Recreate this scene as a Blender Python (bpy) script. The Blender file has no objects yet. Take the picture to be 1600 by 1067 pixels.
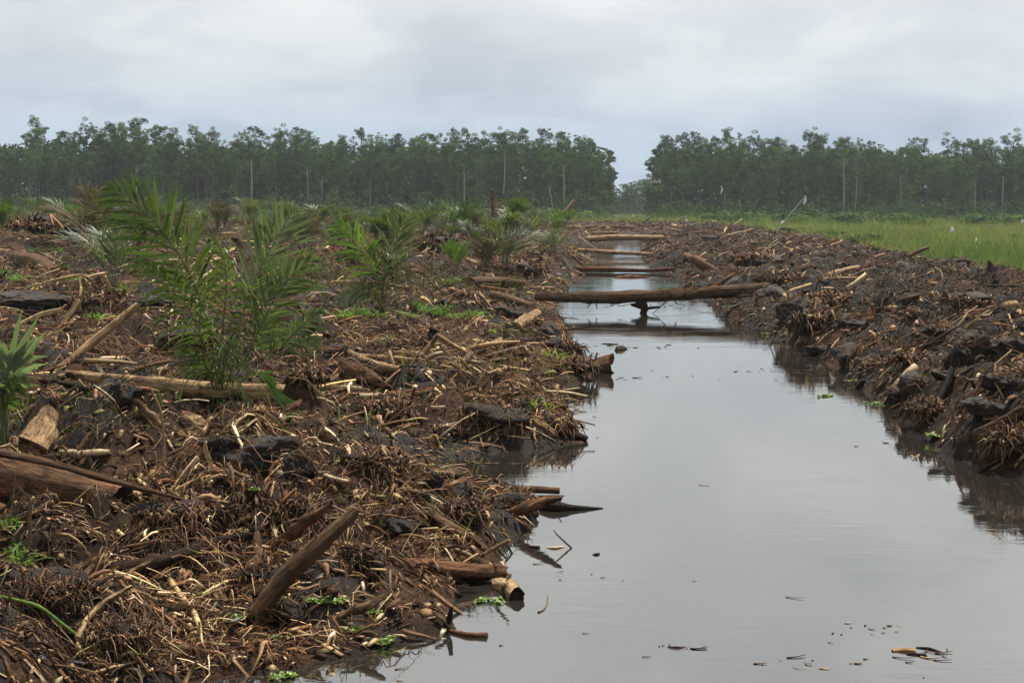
import bpy, math, random
import numpy as np
from mathutils import Matrix, Vector, Euler

rng = np.random.default_rng(7)
random.seed(7)
scn = bpy.context.scene
COL = scn.collection

# ------------------------------------------------------------------ camera, sky, sun, exposure
CAM_H = 2.6
F = 2222.0
PITCH = math.atan((533.5 - 325.0) / F)
ROLL = math.radians(0.5)
cam_d = bpy.data.cameras.new('camera')
cam_d.lens = 50.0; cam_d.sensor_width = 36.0; cam_d.clip_start = 0.1; cam_d.clip_end = 6000
cam = bpy.data.objects.new('camera', cam_d); COL.objects.link(cam)
RM = Matrix.Rotation(math.pi / 2 - PITCH, 4, 'X') @ Matrix.Rotation(ROLL, 4, 'Z')
cam.matrix_world = Matrix.Translation((0, 0, CAM_H)) @ RM
scn.camera = cam
R3 = np.array(RM.to_3x3())

SUN_EL, SUN_AZ = 60.0, 28.0          # azimuth measured clockwise from +Y
sun_d = bpy.data.lights.new('sun', 'SUN'); sun_d.energy = 5.0; sun_d.angle = math.radians(0.9); sun_d.color = (1.0, 0.95, 0.86)
sun = bpy.data.objects.new('sun', sun_d); COL.objects.link(sun)
sd = Vector((math.sin(math.radians(SUN_AZ)) * math.cos(math.radians(SUN_EL)), math.cos(math.radians(SUN_AZ)) * math.cos(math.radians(SUN_EL)), math.sin(math.radians(SUN_EL))))
sun.rotation_euler = sd.to_track_quat('Z', 'Y').to_euler()
sun.location = (0, 0, 60)

w = bpy.data.worlds.new('World'); scn.world = w; w.use_nodes = True
nt = w.node_tree; nt.nodes.clear()
def N(t, **k):
    n = nt.nodes.new(t)
    for a, b in k.items(): setattr(n, a, b)
    return n
L = nt.links.new
def ramp(node_factory, pts, interp='LINEAR'):
    r = node_factory('ShaderNodeValToRGB'); cr = r.color_ramp; cr.interpolation = interp
    while len(cr.elements) < len(pts): cr.elements.new(0.5)
    for e, (p, c) in zip(cr.elements, pts):
        e.position = p; e.color = (*c, 1) if len(c) == 3 else c
    return r
sky = N('ShaderNodeTexSky', sky_type='NISHITA', sun_disc=False, sun_elevation=math.radians(SUN_EL), sun_rotation=math.radians(SUN_AZ), air_density=1.2, dust_density=2.0)
skm = N('ShaderNodeVectorMath', operation='SCALE'); skm.inputs['Scale'].default_value = 0.1
L(sky.outputs[0], skm.inputs[0])
tc = N('ShaderNodeTexCoord')
sep = N('ShaderNodeSeparateXYZ'); L(tc.outputs['Generated'], sep.inputs[0])
absz = N('ShaderNodeMath', operation='MAXIMUM'); L(sep.outputs['Z'], absz.inputs[0]); absz.inputs[1].default_value = 0.0
den = N('ShaderNodeMath', operation='ADD'); L(absz.outputs[0], den.inputs[0]); den.inputs[1].default_value = 0.26
dx = N('ShaderNodeMath', operation='DIVIDE'); L(sep.outputs['X'], dx.inputs[0]); L(den.outputs[0], dx.inputs[1])
dy = N('ShaderNodeMath', operation='DIVIDE'); L(sep.outputs['Y'], dy.inputs[0]); L(den.outputs[0], dy.inputs[1])
cmb = N('ShaderNodeCombineXYZ'); L(dx.outputs[0], cmb.inputs[0]); L(dy.outputs[0], cmb.inputs[1])
n1 = N('ShaderNodeTexNoise'); n1.inputs['Scale'].default_value = 2.0; n1.inputs['Detail'].default_value = 7; n1.inputs['Roughness'].default_value = 0.52; n1.inputs['Distortion'].default_value = 0.35
L(cmb.outputs[0], n1.inputs['Vector'])
cl = ramp(N, [(0.30, (0.80, 0.82, 0.86)), (0.44, (0.93, 0.94, 0.955)), (0.56, (1.08, 1.07, 1.05)), (0.70, (1.20, 1.18, 1.13))], 'EASE')
L(n1.outputs['Fac'], cl.inputs[0])
el = ramp(N, [(0.0, (0.30, 0.38, 0.49)), (0.05, (0.33, 0.41, 0.50)), (0.095, (0.45, 0.49, 0.53)), (0.15, (0.56, 0.575, 0.585)), (0.22, (0.58, 0.59, 0.59)), (0.36, (0.56, 0.565, 0.57)), (1.0, (0.42, 0.44, 0.46))])
L(absz.outputs[0], el.inputs[0])
mulc = N('ShaderNodeVectorMath', operation='MULTIPLY'); L(cl.outputs[0], mulc.inputs[0]); L(el.outputs[0], mulc.inputs[1])
mixs = N('ShaderNodeMix', data_type='RGBA'); mixs.inputs[0].default_value = 0.92
L(skm.outputs[0], mixs.inputs[6]); L(mulc.outputs[0], mixs.inputs[7])
bg = N('ShaderNodeBackground'); bg.inputs['Strength'].default_value = 1.0
L(mixs.outputs[2], bg.inputs['Color'])
wo = N('ShaderNodeOutputWorld'); L(bg.outputs[0], wo.inputs[0])

scn.view_settings.view_transform = 'Standard'; scn.view_settings.look = 'None'
scn.view_settings.exposure = 0.55; scn.view_settings.gamma = 1.0; scn.view_settings.use_curve_mapping = False
scn.cycles.max_bounces = 6; scn.cycles.diffuse_bounces = 2; scn.cycles.glossy_bounces = 3; scn.cycles.transmission_bounces = 3
scn.cycles.volume_bounces = 0; scn.cycles.transparent_max_bounces = 8; scn.cycles.caustics_reflective = False; scn.cycles.caustics_refractive = False
scn.cycles.use_denoising = True

# ------------------------------------------------------------------ small helpers
def ray(px, py):
    d = R3 @ np.array([(px - 800.0) / F, -(py - 533.5) / F, -1.0])
    return d
def P(px, py, z=0.0):
    d = ray(px, py); t = (z - CAM_H) / d[2]
    return np.array([d[0] * t, d[1] * t, z])
def PD(px, py, depth):
    d = ray(px, py); t = depth / d[1]
    return np.array([d[0] * t, depth, CAM_H + d[2] * t])
def proj(p):
    v = R3.T @ (np.asarray(p, float) - np.array([0, 0, CAM_H]))
    return 800 + F * v[0] / -v[2], 533.5 - F * v[1] / -v[2]

def _hash(ix, iy, seed):
    h = (ix.astype(np.int64) * 374761393 + iy.astype(np.int64) * 668265263 + seed * 1442695041) & 0xffffffff
    h = ((h ^ (h >> 13)) * 1274126177) & 0xffffffff
    h = h ^ (h >> 16)
    return (h & 0xffff) / 65535.0
def vn(x, y, seed=0):
    ix = np.floor(x); iy = np.floor(y); fx = x - ix; fy = y - iy
    fx = fx * fx * (3 - 2 * fx); fy = fy * fy * (3 - 2 * fy)
    a = _hash(ix, iy, seed); b = _hash(ix + 1, iy, seed); c = _hash(ix, iy + 1, seed); d = _hash(ix + 1, iy + 1, seed)
    return (a * (1 - fx) + b * fx) * (1 - fy) + (c * (1 - fx) + d * fx) * fy
def fbm(x, y, seed=0, o=4):
    s = 0; a = 0.5; t = 0
    for i in range(o):
        s = s + a * vn(x * 2 ** i + 17.3 * i, y * 2 ** i - 9.1 * i, seed + i); t += a; a *= 0.5
    return s / t
def billow(x, y, seed=0, o=3):
    s = 0; a = 0.5; t = 0
    for i in range(o):
        s = s + a * np.abs(2 * vn(x * 2 ** i + 5.3 * i, y * 2 ** i + 3.7 * i, seed + i) - 1); t += a; a *= 0.5
    return s / t
def sm(a, b, x):
    t = np.clip((x - a) / (b - a), 0, 1); return t * t * (3 - 2 * t)

def mesh_np(name, V, F3=None, F4=None, col=None, smooth=False):
    me = bpy.data.meshes.new(name)
    V = np.asarray(V, np.float32); me.vertices.add(len(V)); me.vertices.foreach_set('co', V.ravel())
    n3 = 0 if F3 is None else len(F3); n4 = 0 if F4 is None else len(F4)
    idx = []; 
    if n3: idx.append(np.asarray(F3, np.int32).ravel())
    if n4: idx.append(np.asarray(F4, np.int32).ravel())
    idx = np.concatenate(idx)
    me.loops.add(len(idx)); me.loops.foreach_set('vertex_index', idx)
    me.polygons.add(n3 + n4)
    st = np.concatenate([np.arange(n3) * 3, n3 * 3 + np.arange(n4) * 4]).astype(np.int32)
    me.polygons.foreach_set('loop_start', st)
    if smooth: me.polygons.foreach_set('use_smooth', np.ones(n3 + n4, bool))
    if col is not None:
        at = me.color_attributes.new('Col', 'FLOAT_COLOR', 'POINT')
        c = np.ones((len(V), 4), np.float32); c[:, :3] = col
        at.data.foreach_set('color', c.ravel())
    me.update(calc_edges=True)
    return me
class MB:
    """collects vertices, triangles, quads and vertex colours for one mesh"""
    def __init__(s): s.v = []; s.t = []; s.q = []; s.c = []; s.n = 0
    def add(s, V, t=None, q=None, c=(1, 1, 1)):
        V = np.asarray(V, float).reshape(-1, 3)
        s.v.append(V)
        if t is not None and len(t): s.t.append(np.asarray(t) + s.n)
        if q is not None and len(q): s.q.append(np.asarray(q) + s.n)
        cc = np.empty((len(V), 3)); cc[:] = c; s.c.append(cc); s.n += len(V)
    def mesh(s, name, smooth=False, xf=None):
        V = np.concatenate(s.v)
        if xf is not None:
            M = np.array(xf.inverted()); V = V @ M[:3, :3].T + M[:3, 3]
        return mesh_np(name, V, np.concatenate(s.t) if s.t else None, np.concatenate(s.q) if s.q else None, np.concatenate(s.c), smooth)
def link(name, me, mat=None, parent=None, **props):
    o = bpy.data.objects.new(name, me); COL.objects.link(o)
    if mat is not None and me is not None and not me.materials: me.materials.append(mat)
    if parent is not None: o.parent = parent
    for k, v in props.items(): o[k] = v
    return o
def copy_tree(o, parent=None):
    c = o.copy(); COL.objects.link(c); c.parent = parent
    for ch in list(o.children): copy_tree(ch, c)
    return c

# ------------------------------------------------------------------ materials
def mat_new(name):
    m = bpy.data.materials.new(name); m.use_nodes = True; m.node_tree.nodes.clear()
    t = m.node_tree
    def n(ty, **k):
        x = t.nodes.new(ty)
        for a, b in k.items(): setattr(x, a, b)
        return x
    return m, n, t.links.new
def mat_vc(name, rough=0.8, scale=(8, 8, 8), amt=0.35, bump=0.4, bdist=0.01, spec=0.3, obj_rand=0.0, detail=6):
    m, n, l = mat_new(name)
    tcn = n('ShaderNodeTexCoord'); mp = n('ShaderNodeMapping'); mp.inputs['Scale'].default_value = scale
    l(tcn.outputs['Object'], mp.inputs[0])
    nz = n('ShaderNodeTexNoise'); nz.inputs['Scale'].default_value = 1; nz.inputs['Detail'].default_value = detail; nz.inputs['Roughness'].default_value = 0.65
    l(mp.outputs[0], nz.inputs['Vector'])
    at = n('ShaderNodeAttribute', attribute_name='Col')
    mr = n('ShaderNodeMapRange'); mr.inputs['From Min'].default_value = 0.3; mr.inputs['From Max'].default_value = 0.7
    mr.inputs['To Min'].default_value = 1 - amt; mr.inputs['To Max'].default_value = 1 + amt
    l(nz.outputs['Fac'], mr.inputs[0])
    sc = n('ShaderNodeVectorMath', operation='SCALE'); l(at.outputs['Color'], sc.inputs[0]); l(mr.outputs[0], sc.inputs['Scale'])
    out = sc.outputs[0]
    if obj_rand:
        oi = n('ShaderNodeObjectInfo'); mr2 = n('ShaderNodeMapRange'); mr2.inputs['To Min'].default_value = 1 - obj_rand; mr2.inputs['To Max'].default_value = 1 + obj_rand
        l(oi.outputs['Random'], mr2.inputs[0]); s2 = n('ShaderNodeVectorMath', operation='SCALE'); l(out, s2.inputs[0]); l(mr2.outputs[0], s2.inputs['Scale']); out = s2.outputs[0]
    b = n('ShaderNodeBsdfPrincipled'); b.inputs['Roughness'].default_value = rough; b.inputs['Specular IOR Level'].default_value = spec
    l(out, b.inputs['Base Color'])
    if bump:
        bp = n('ShaderNodeBump'); bp.inputs['Strength'].default_value = bump; bp.inputs['Distance'].default_value = bdist
        l(nz.outputs['Fac'], bp.inputs['Height']); l(bp.outputs[0], b.inputs['Normal'])
    o = n('ShaderNodeOutputMaterial'); l(b.outputs[0], o.inputs[0])
    return m
def mat_leaf(name, rough=0.45, trans=0.35, obj_rand=0.2, spec=0.4):
    m, n, l = mat_new(name)
    at = n('ShaderNodeAttribute', attribute_name='Col')
    oi = n('ShaderNodeObjectInfo'); mr2 = n('ShaderNodeMapRange'); mr2.inputs['To Min'].default_value = 1 - obj_rand; mr2.inputs['To Max'].default_value = 1 + obj_rand
    l(oi.outputs['Random'], mr2.inputs[0])
    s2 = n('ShaderNodeVectorMath', operation='SCALE'); l(at.outputs['Color'], s2.inputs[0]); l(mr2.outputs[0], s2.inputs['Scale'])
    b = n('ShaderNodeBsdfPrincipled'); b.inputs['Roughness'].default_value = rough; b.inputs['Specular IOR Level'].default_value = spec
    l(s2.outputs[0], b.inputs['Base Color'])
    tr = n('ShaderNodeBsdfTranslucent')
    gm = n('ShaderNodeVectorMath', operation='MULTIPLY'); gm.inputs[1].default_value = (1.3, 1.5, 0.7); l(s2.outputs[0], gm.inputs[0]); l(gm.outputs[0], tr.inputs[0])
    mx = n('ShaderNodeMixShader'); mx.inputs[0].default_value = trans; l(b.outputs[0], mx.inputs[1]); l(tr.outputs[0], mx.inputs[2])
    o = n('ShaderNodeOutputMaterial'); l(mx.outputs[0], o.inputs[0])
    return m
M_wood = mat_vc('weathered_wood', 0.8, (5, 38, 38), 0.8, 1.0, 0.045, 0.1, detail=10)
def add_patches(mt, scale, lo, hi, c2):
    t_ = mt.node_tree; b_ = [q for q in t_.nodes if q.type == 'BSDF_PRINCIPLED'][0]; src = b_.inputs['Base Color'].links[0].from_socket
    g_ = t_.nodes.new('ShaderNodeNewGeometry'); z_ = t_.nodes.new('ShaderNodeTexNoise'); z_.inputs['Scale'].default_value = scale; z_.inputs['Detail'].default_value = 8; z_.inputs['Roughness'].default_value = .7
    t_.links.new(g_.outputs['Position'], z_.inputs['Vector'])
    r_ = t_.nodes.new('ShaderNodeMapRange'); r_.inputs['From Min'].default_value = lo; r_.inputs['From Max'].default_value = hi; t_.links.new(z_.outputs['Fac'], r_.inputs[0])
    m_ = t_.nodes.new('ShaderNodeMix'); m_.data_type = 'RGBA'; m_.inputs[7].default_value = (*c2, 1); t_.links.new(r_.outputs[0], m_.inputs[0]); t_.links.new(src, m_.inputs[6]); t_.links.new(m_.outputs[2], b_.inputs['Base Color'])
add_patches(M_wood, 4.5, .53, .62, (.042, .026, .016))
M_stick = mat_vc('stick_wood', 0.8, (14, 60, 60), 0.4, 0.5, 0.004, 0.12)
M_fibre = mat_vc('plant_fibre', 0.8, (20, 20, 20), 0.3, 0, 0, 0.12)
M_clod = mat_vc('wet_peat', 0.65, (9, 9, 9), 0.85, 1.0, 0.10, 0.22, detail=12)
M_bark = mat_vc('tree_bark', 0.85, (2, 2, 0.5), 0.25, 0, 0, 0.2, 0.25)
M_palm = mat_leaf('palm_leaf', 0.5, 0.3, 0.15, 0.3)
M_leaf = mat_leaf('tree_leaf', 0.75, 0.2, 0.3, 0.08)
M_grass = mat_leaf('grass_blade', 0.6, 0.35, 0.15, 0.25)
M_dry = mat_leaf('dry_leaf', 0.8, 0.2, 0.15, 0.08)
M_water_plant = mat_leaf('water_plant_leaf', 0.4, 0.3, 0.1, 0.4)
M_cloth = mat_vc('plastic_rag', 0.5, (20, 20, 20), 0.08, 0.3, 0.01, 0.4)

# ground
m, n, l = mat_new('peat_ground'); M_ground = m
tcn = n('ShaderNodeTexCoord'); at = n('ShaderNodeAttribute', attribute_name='Col')
na = n('ShaderNodeTexNoise'); na.inputs['Scale'].default_value = 9; na.inputs['Detail'].default_value = 9; na.inputs['Roughness'].default_value = 0.7; l(tcn.outputs['Object'], na.inputs['Vector'])
nb = n('ShaderNodeTexNoise'); nb.inputs['Scale'].default_value = 45; nb.inputs['Detail'].default_value = 6; nb.inputs['Roughness'].default_value = 0.7; nb.inputs['Distortion'].default_value = 1.5; l(tcn.outputs['Object'], nb.inputs['Vector'])
ra = ramp(n, [(0.34, (0.45, 0.45, 0.47)), (0.5, (1, 1, 1)), (0.66, (1.7, 1.6, 1.45))]); l(na.outputs['Fac'], ra.inputs[0])
rb = ramp(n, [(0.40, (0.65, 0.65, 0.65)), (0.54, (1, 1, 1)), (0.66, (2.3, 2.0, 1.6))]); l(nb.outputs['Fac'], rb.inputs[0])
v1 = n('ShaderNodeVectorMath', operation='MULTIPLY'); l(ra.outputs[0], v1.inputs[0]); l(rb.outputs[0], v1.inputs[1])
v2 = n('ShaderNodeVectorMath', operation='MULTIPLY'); l(v1.outputs[0], v2.inputs[0]); l(at.outputs['Color'], v2.inputs[1])
b = n('ShaderNodeBsdfPrincipled'); b.inputs['Roughness'].default_value = 0.85; b.inputs['Specular IOR Level'].default_value = 0.12; l(v2.outputs[0], b.inputs['Base Color'])
ad = n('ShaderNodeMath', operation='ADD'); l(na.outputs['Fac'], ad.inputs[0]); l(nb.outputs['Fac'], ad.inputs[1])
bp = n('ShaderNodeBump'); bp.inputs['Strength'].default_value = 0.9; bp.inputs['Distance'].default_value = 0.05; l(ad.outputs[0], bp.inputs['Height']); l(bp.outputs[0], b.inputs['Normal'])
o = n('ShaderNodeOutputMaterial'); l(b.outputs[0], o.inputs[0])

# water: dark peat water, glossy skin
m, n, l = mat_new('peat_water'); M_water = m
geo = n('ShaderNodeNewGeometry'); mp = n('ShaderNodeMapping'); mp.inputs['Scale'].default_value = (1.2, 4.5, 1); l(geo.outputs['Position'], mp.inputs[0])
nz = n('ShaderNodeTexNoise'); nz.inputs['Scale'].default_value = 2.2; nz.inputs['Detail'].default_value = 4; nz.inputs['Roughness'].default_value = 0.5; l(mp.outputs[0], nz.inputs['Vector'])
bp = n('ShaderNodeBump'); bp.inputs['Strength'].default_value = 0.17; bp.inputs['Distance'].default_value = 0.012; l(nz.outputs['Fac'], bp.inputs['Height'])
df = n('ShaderNodeBsdfDiffuse'); df.inputs[0].default_value = (0.022, 0.020, 0.017, 1)
gl = n('ShaderNodeBsdfGlossy'); gl.inputs['Roughness'].default_value = 0.025; gl.inputs[0].default_value = (0.98, 0.98, 0.96, 1); l(bp.outputs[0], gl.inputs['Normal'])
n2 = n('ShaderNodeTexNoise'); n2.inputs['Scale'].default_value = 0.55; n2.inputs['Detail'].default_value = 3; l(mp.outputs[0], n2.inputs['Vector'])
r2 = n('ShaderNodeMapRange'); r2.inputs['From Min'].default_value = .42; r2.inputs['From Max'].default_value = .62; r2.inputs['To Min'].default_value = .03; r2.inputs['To Max'].default_value = .22; l(n2.outputs['Fac'], r2.inputs[0]); l(r2.outputs[0], bp.inputs['Strength'])
r3 = n('ShaderNodeMapRange'); r3.inputs['From Min'].default_value = .45; r3.inputs['From Max'].default_value = .7; r3.inputs['To Min'].default_value = .012; r3.inputs['To Max'].default_value = .06; l(n2.outputs['Fac'], r3.inputs[0]); l(r3.outputs[0], gl.inputs['Roughness'])
fr = n('ShaderNodeFresnel'); fr.inputs['IOR'].default_value = 2.3; l(bp.outputs[0], fr.inputs['Normal'])
mx = n('ShaderNodeMixShader'); mfr = n('ShaderNodeMath', operation='MULTIPLY_ADD'); mfr.inputs[1].default_value = 0.70; mfr.inputs[2].default_value = 0.24; l(fr.outputs[0], mfr.inputs[0]); l(mfr.outputs[0], mx.inputs[0]); l(df.outputs[0], mx.inputs[1]); l(gl.outputs[0], mx.inputs[2])
o = n('ShaderNodeOutputMaterial'); l(mx.outputs[0], o.inputs[0])

# ------------------------------------------------------------------ terrain
left_px = [(560, 1030), (620, 1010), (665, 1000), (720, 985), (700, 965), (690, 940), (720, 915), (775, 900), (788, 880), (792, 850), (815, 825), (832, 795), (825, 775), (785, 762), (725, 752), (695, 738), (700, 720), (780, 706), (860, 698), (905, 692), (912, 683), (893, 655), (888, 625), (893, 605), (925, 590), (930, 580), (895, 562), (888, 535), (893, 515), (868, 503), (850, 497), (855, 484), (875, 470), (885, 452), (903, 430), (905, 415), (922, 402), (925, 385)]
right_px = [(1000, 385), (1003, 398), (1012, 408), (1020, 418), (1048, 428), (1070, 442), (1078, 455), (1115, 475), (1118, 495), (1175, 510), (1195, 522), (1250, 545), (1278, 560), (1310, 580), (1335, 605), (1380, 625), (1410, 655), (1445, 680), (1490, 712), (1560, 735), (1610, 755)]
cxl = lambda y: -0.55 + 0.074 * y
poly = [np.array([-2.0, -30.0]), np.array([-1.9, 2.0]), np.array([-2.0, 6.6]), P(180, 1090)[:2], P(300, 1066)[:2], P(400, 1050)[:2], P(480, 1040)[:2]] + [P(*p)[:2] for p in left_px]
poly += [np.array([cxl(118) - .3, 118.0])]
poly += [np.array([cxl(118) + 2.6, 118.0])] + [P(*p)[:2] for p in right_px] + [np.array([5.3, 10.0]), np.array([5.4, 2.0]), np.array([5.0, -30.0])]
poly = np.array(poly)
def sdist(x, y):
    """signed distance to the canal's edge, positive on land"""
    x = x.ravel(); y = y.ravel(); dm = np.full(x.shape, 1e9); ins = np.zeros(x.shape, bool)
    for i in range(len(poly)):
        a = poly[i]; b = poly[(i + 1) % len(poly)]; e = b - a
        t = np.clip(((x - a[0]) * e[0] + (y - a[1]) * e[1]) / (e @ e + 1e-12), 0, 1)
        dm = np.minimum(dm, np.hypot(x - a[0] - t * e[0], y - a[1] - t * e[1]))
        c = (a[1] > y) != (b[1] > y)
        if abs(e[1]) > 1e-12: ins ^= c & (x < a[0] + (y - a[1]) / e[1] * e[0])
    return np.where(ins, -dm, dm)
def lat_right(x, y): return x - (np.where(y < 60, 5.0 + 0.015 * np.maximum(y - 20, 0), 5.6 + 0.074 * (y - 60)))
ROWS = np.concatenate([np.linspace(-25, 3.7, 24), np.geomspace(4, 70, 430), np.geomspace(71, 1200, 90)])
NU = 460
UL = np.linspace(-1, 1, NU); UX = 0.6 * UL + 0.4 * UL ** 3
def Wd(y): return 0.5 * np.maximum(y, 0) + 14
YY, UU = np.meshgrid(ROWS, UX, indexing='ij'); XX = UU * Wd(YY)
XX = XX + 0.03 * np.maximum(YY, 0)
def field_mask(x, y):
    r = lat_right(x, y); nn = fbm(x * 0.35, y * 0.12, 91, 3) - 0.5
    fr_ = sm(12.0, 14.0, r + 5 * nn - 0.012 * np.maximum(y - 60, 0))
    fl_ = (x < cxl(y) - 1.5) * sm(190, 230, y + 60 * nn)
    ff = sm(195, 225, y + 30 * nn)
    return np.clip(fr_ + fl_ + ff, 0, 1)
def height(x, y):
    d = sdist(x, y).reshape(x.shape)
    near = np.exp(-np.maximum(y, 0) / 90)
    d = d + 0.22 * (fbm(x * 1.7, y * 1.7, 3, 3) - 0.5) + 0.16 * (fbm(x * 6, y * 6, 5, 2) - 0.5)
    right = x > (cxl(np.maximum(y, 14)) + 2.2)
    A = np.where(right, 0.55 + 0.35 * np.exp(-((y - 15) / 6) ** 2), 0.30 + 0.25 * sm(3, 25, d))
    rise = 1 - np.exp(-np.maximum(d, 0) / np.where(right, 0.65, 0.36))
    big = (fbm(x * 0.22, y * 0.22, 11, 3) - 0.5) * np.where(right, 0.45, 0.75)
    med = (billow(x * 0.9, y * 0.9, 21, 2) - 0.4) * np.where(right, 0.85, 0.66)
    smal = (billow(x * 2.7, y * 2.7, 31, 3) - 0.4) * 0.38
    tiny = (billow(x * 9, y * 9, 41, 2) - 0.4) * 0.05 * near
    far_r = 0.9 * sm(40, 75, y) * (1 - sm(100, 130, y)) * sm(0.5, 0.75, fbm(x * 0.13, y * 0.1, 51, 3) + 0.12) * (~right)
    z = rise * (A + big + med + smal + tiny + far_r) + 0.02 * rise
    fm = field_mask(x, y)
    z = z * (1 - fm) + fm * (0.42 + 0.2 * (fbm(x * 0.1, y * 0.1, 61, 2) - 0.5) + 0.12 * (fbm(x, y, 63, 3) - 0.5)) * np.clip(rise, 0, 1)
    for (qx, qy, qr, qa) in ((*P(735, 762)[:2], 1.3, .62), (*P(800, 775)[:2], .9, .35), (*P(600, 1010)[:2], 1.3, .55), (*P(450, 1040)[:2], 1.0, .5), (*P(720, 905)[:2], .8, .3)):
        z = z * (1 - qa * np.exp(-((x - qx) ** 2 + (y - qy) ** 2) / qr ** 2))
    z = np.where(d < 0, np.maximum(d * 0.7, -0.9), np.maximum(z, np.minimum(0.05 + 0 * d, d * 0.4)))
    return z
HZ = height(XX, YY)
def hq(x, y):
    x = np.asarray(x, float); y = np.asarray(y, float)
    ri = np.clip(np.interp(y, ROWS, np.arange(len(ROWS))), 0, len(ROWS) - 1.001)
    ci = np.clip(np.interp((x - 0.03 * np.maximum(y, 0)) / Wd(y), UX, np.arange(NU)), 0, NU - 1.001)
    r0 = ri.astype(int); c0 = ci.astype(int); fr_ = ri - r0; fc = ci - c0
    return (HZ[r0, c0] * (1 - fc) + HZ[r0, c0 + 1] * fc) * (1 - fr_) + (HZ[r0 + 1, c0] * (1 - fc) + HZ[r0 + 1, c0 + 1] * fc) * fr_
_ys = np.geomspace(4.5, 500, 3000)
def hit(px, py):
    """where the view ray through a photograph pixel meets the ground or water"""
    d = ray(px, py); t = _ys / d[1]; x = d[0] * t; z = CAM_H + d[2] * t
    g = np.maximum(hq(x, _ys), 0.0); k = np.argmax(z < g)
    if not (z < g).any(): k = len(_ys) - 1
    return np.array([x[k], _ys[k], g[k]])
# land colours
def ground_col(x, y):
    fm = field_mask(x, y)[..., None]
    a = fbm(x * 0.5, y * 0.5, 71, 4)[..., None]; g = fbm(x * 0.8 + 40, y * 0.8, 73, 3)[..., None]
    brown = np.array([0.074, 0.041, 0.023]); dark = np.array([0.025, 0.016, 0.011]); grey = np.array([0.044, 0.038, 0.034])
    c = dark * (1 - sm(0.35, 0.6, a)) + brown * sm(0.35, 0.6, a)
    rt = (x > cxl(np.maximum(y, 14)) + 2.2)[..., None]
    gm = sm(0.5, 0.66, g + 0.14 * rt)
    c = c * (1 - gm) + grey * gm
    gr = np.array([0.050, 0.085, 0.020]) * (0.7 + 0.6 * a)
    c = c * (1 - .25 * rt)
    return c * (1 - fm) + gr * fm
GC = ground_col(XX, YY)
nr, nc = XX.shape
idx = np.arange(nr * nc).reshape(nr, nc)
Q = np.stack([idx[:-1, :-1], idx[:-1, 1:], idx[1:, 1:], idx[1:, :-1]], -1).reshape(-1, 4)
me = mesh_np('ground', np.stack([XX, YY, HZ], -1).reshape(-1, 3), None, Q, GC.reshape(-1, 3), True)
link('ground', me, M_ground, kind='structure')
wx0, wx1 = -14, 100
me = mesh_np('water', [(wx0, -25, 0), (40, -25, 0), (wx1, 1200, 0), (wx0 , 1200, 0)], None, [(0, 1, 2, 3)])
link('canal_water', me, M_water, kind='structure', label='still dark canal water mirroring the cloudy sky')

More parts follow.
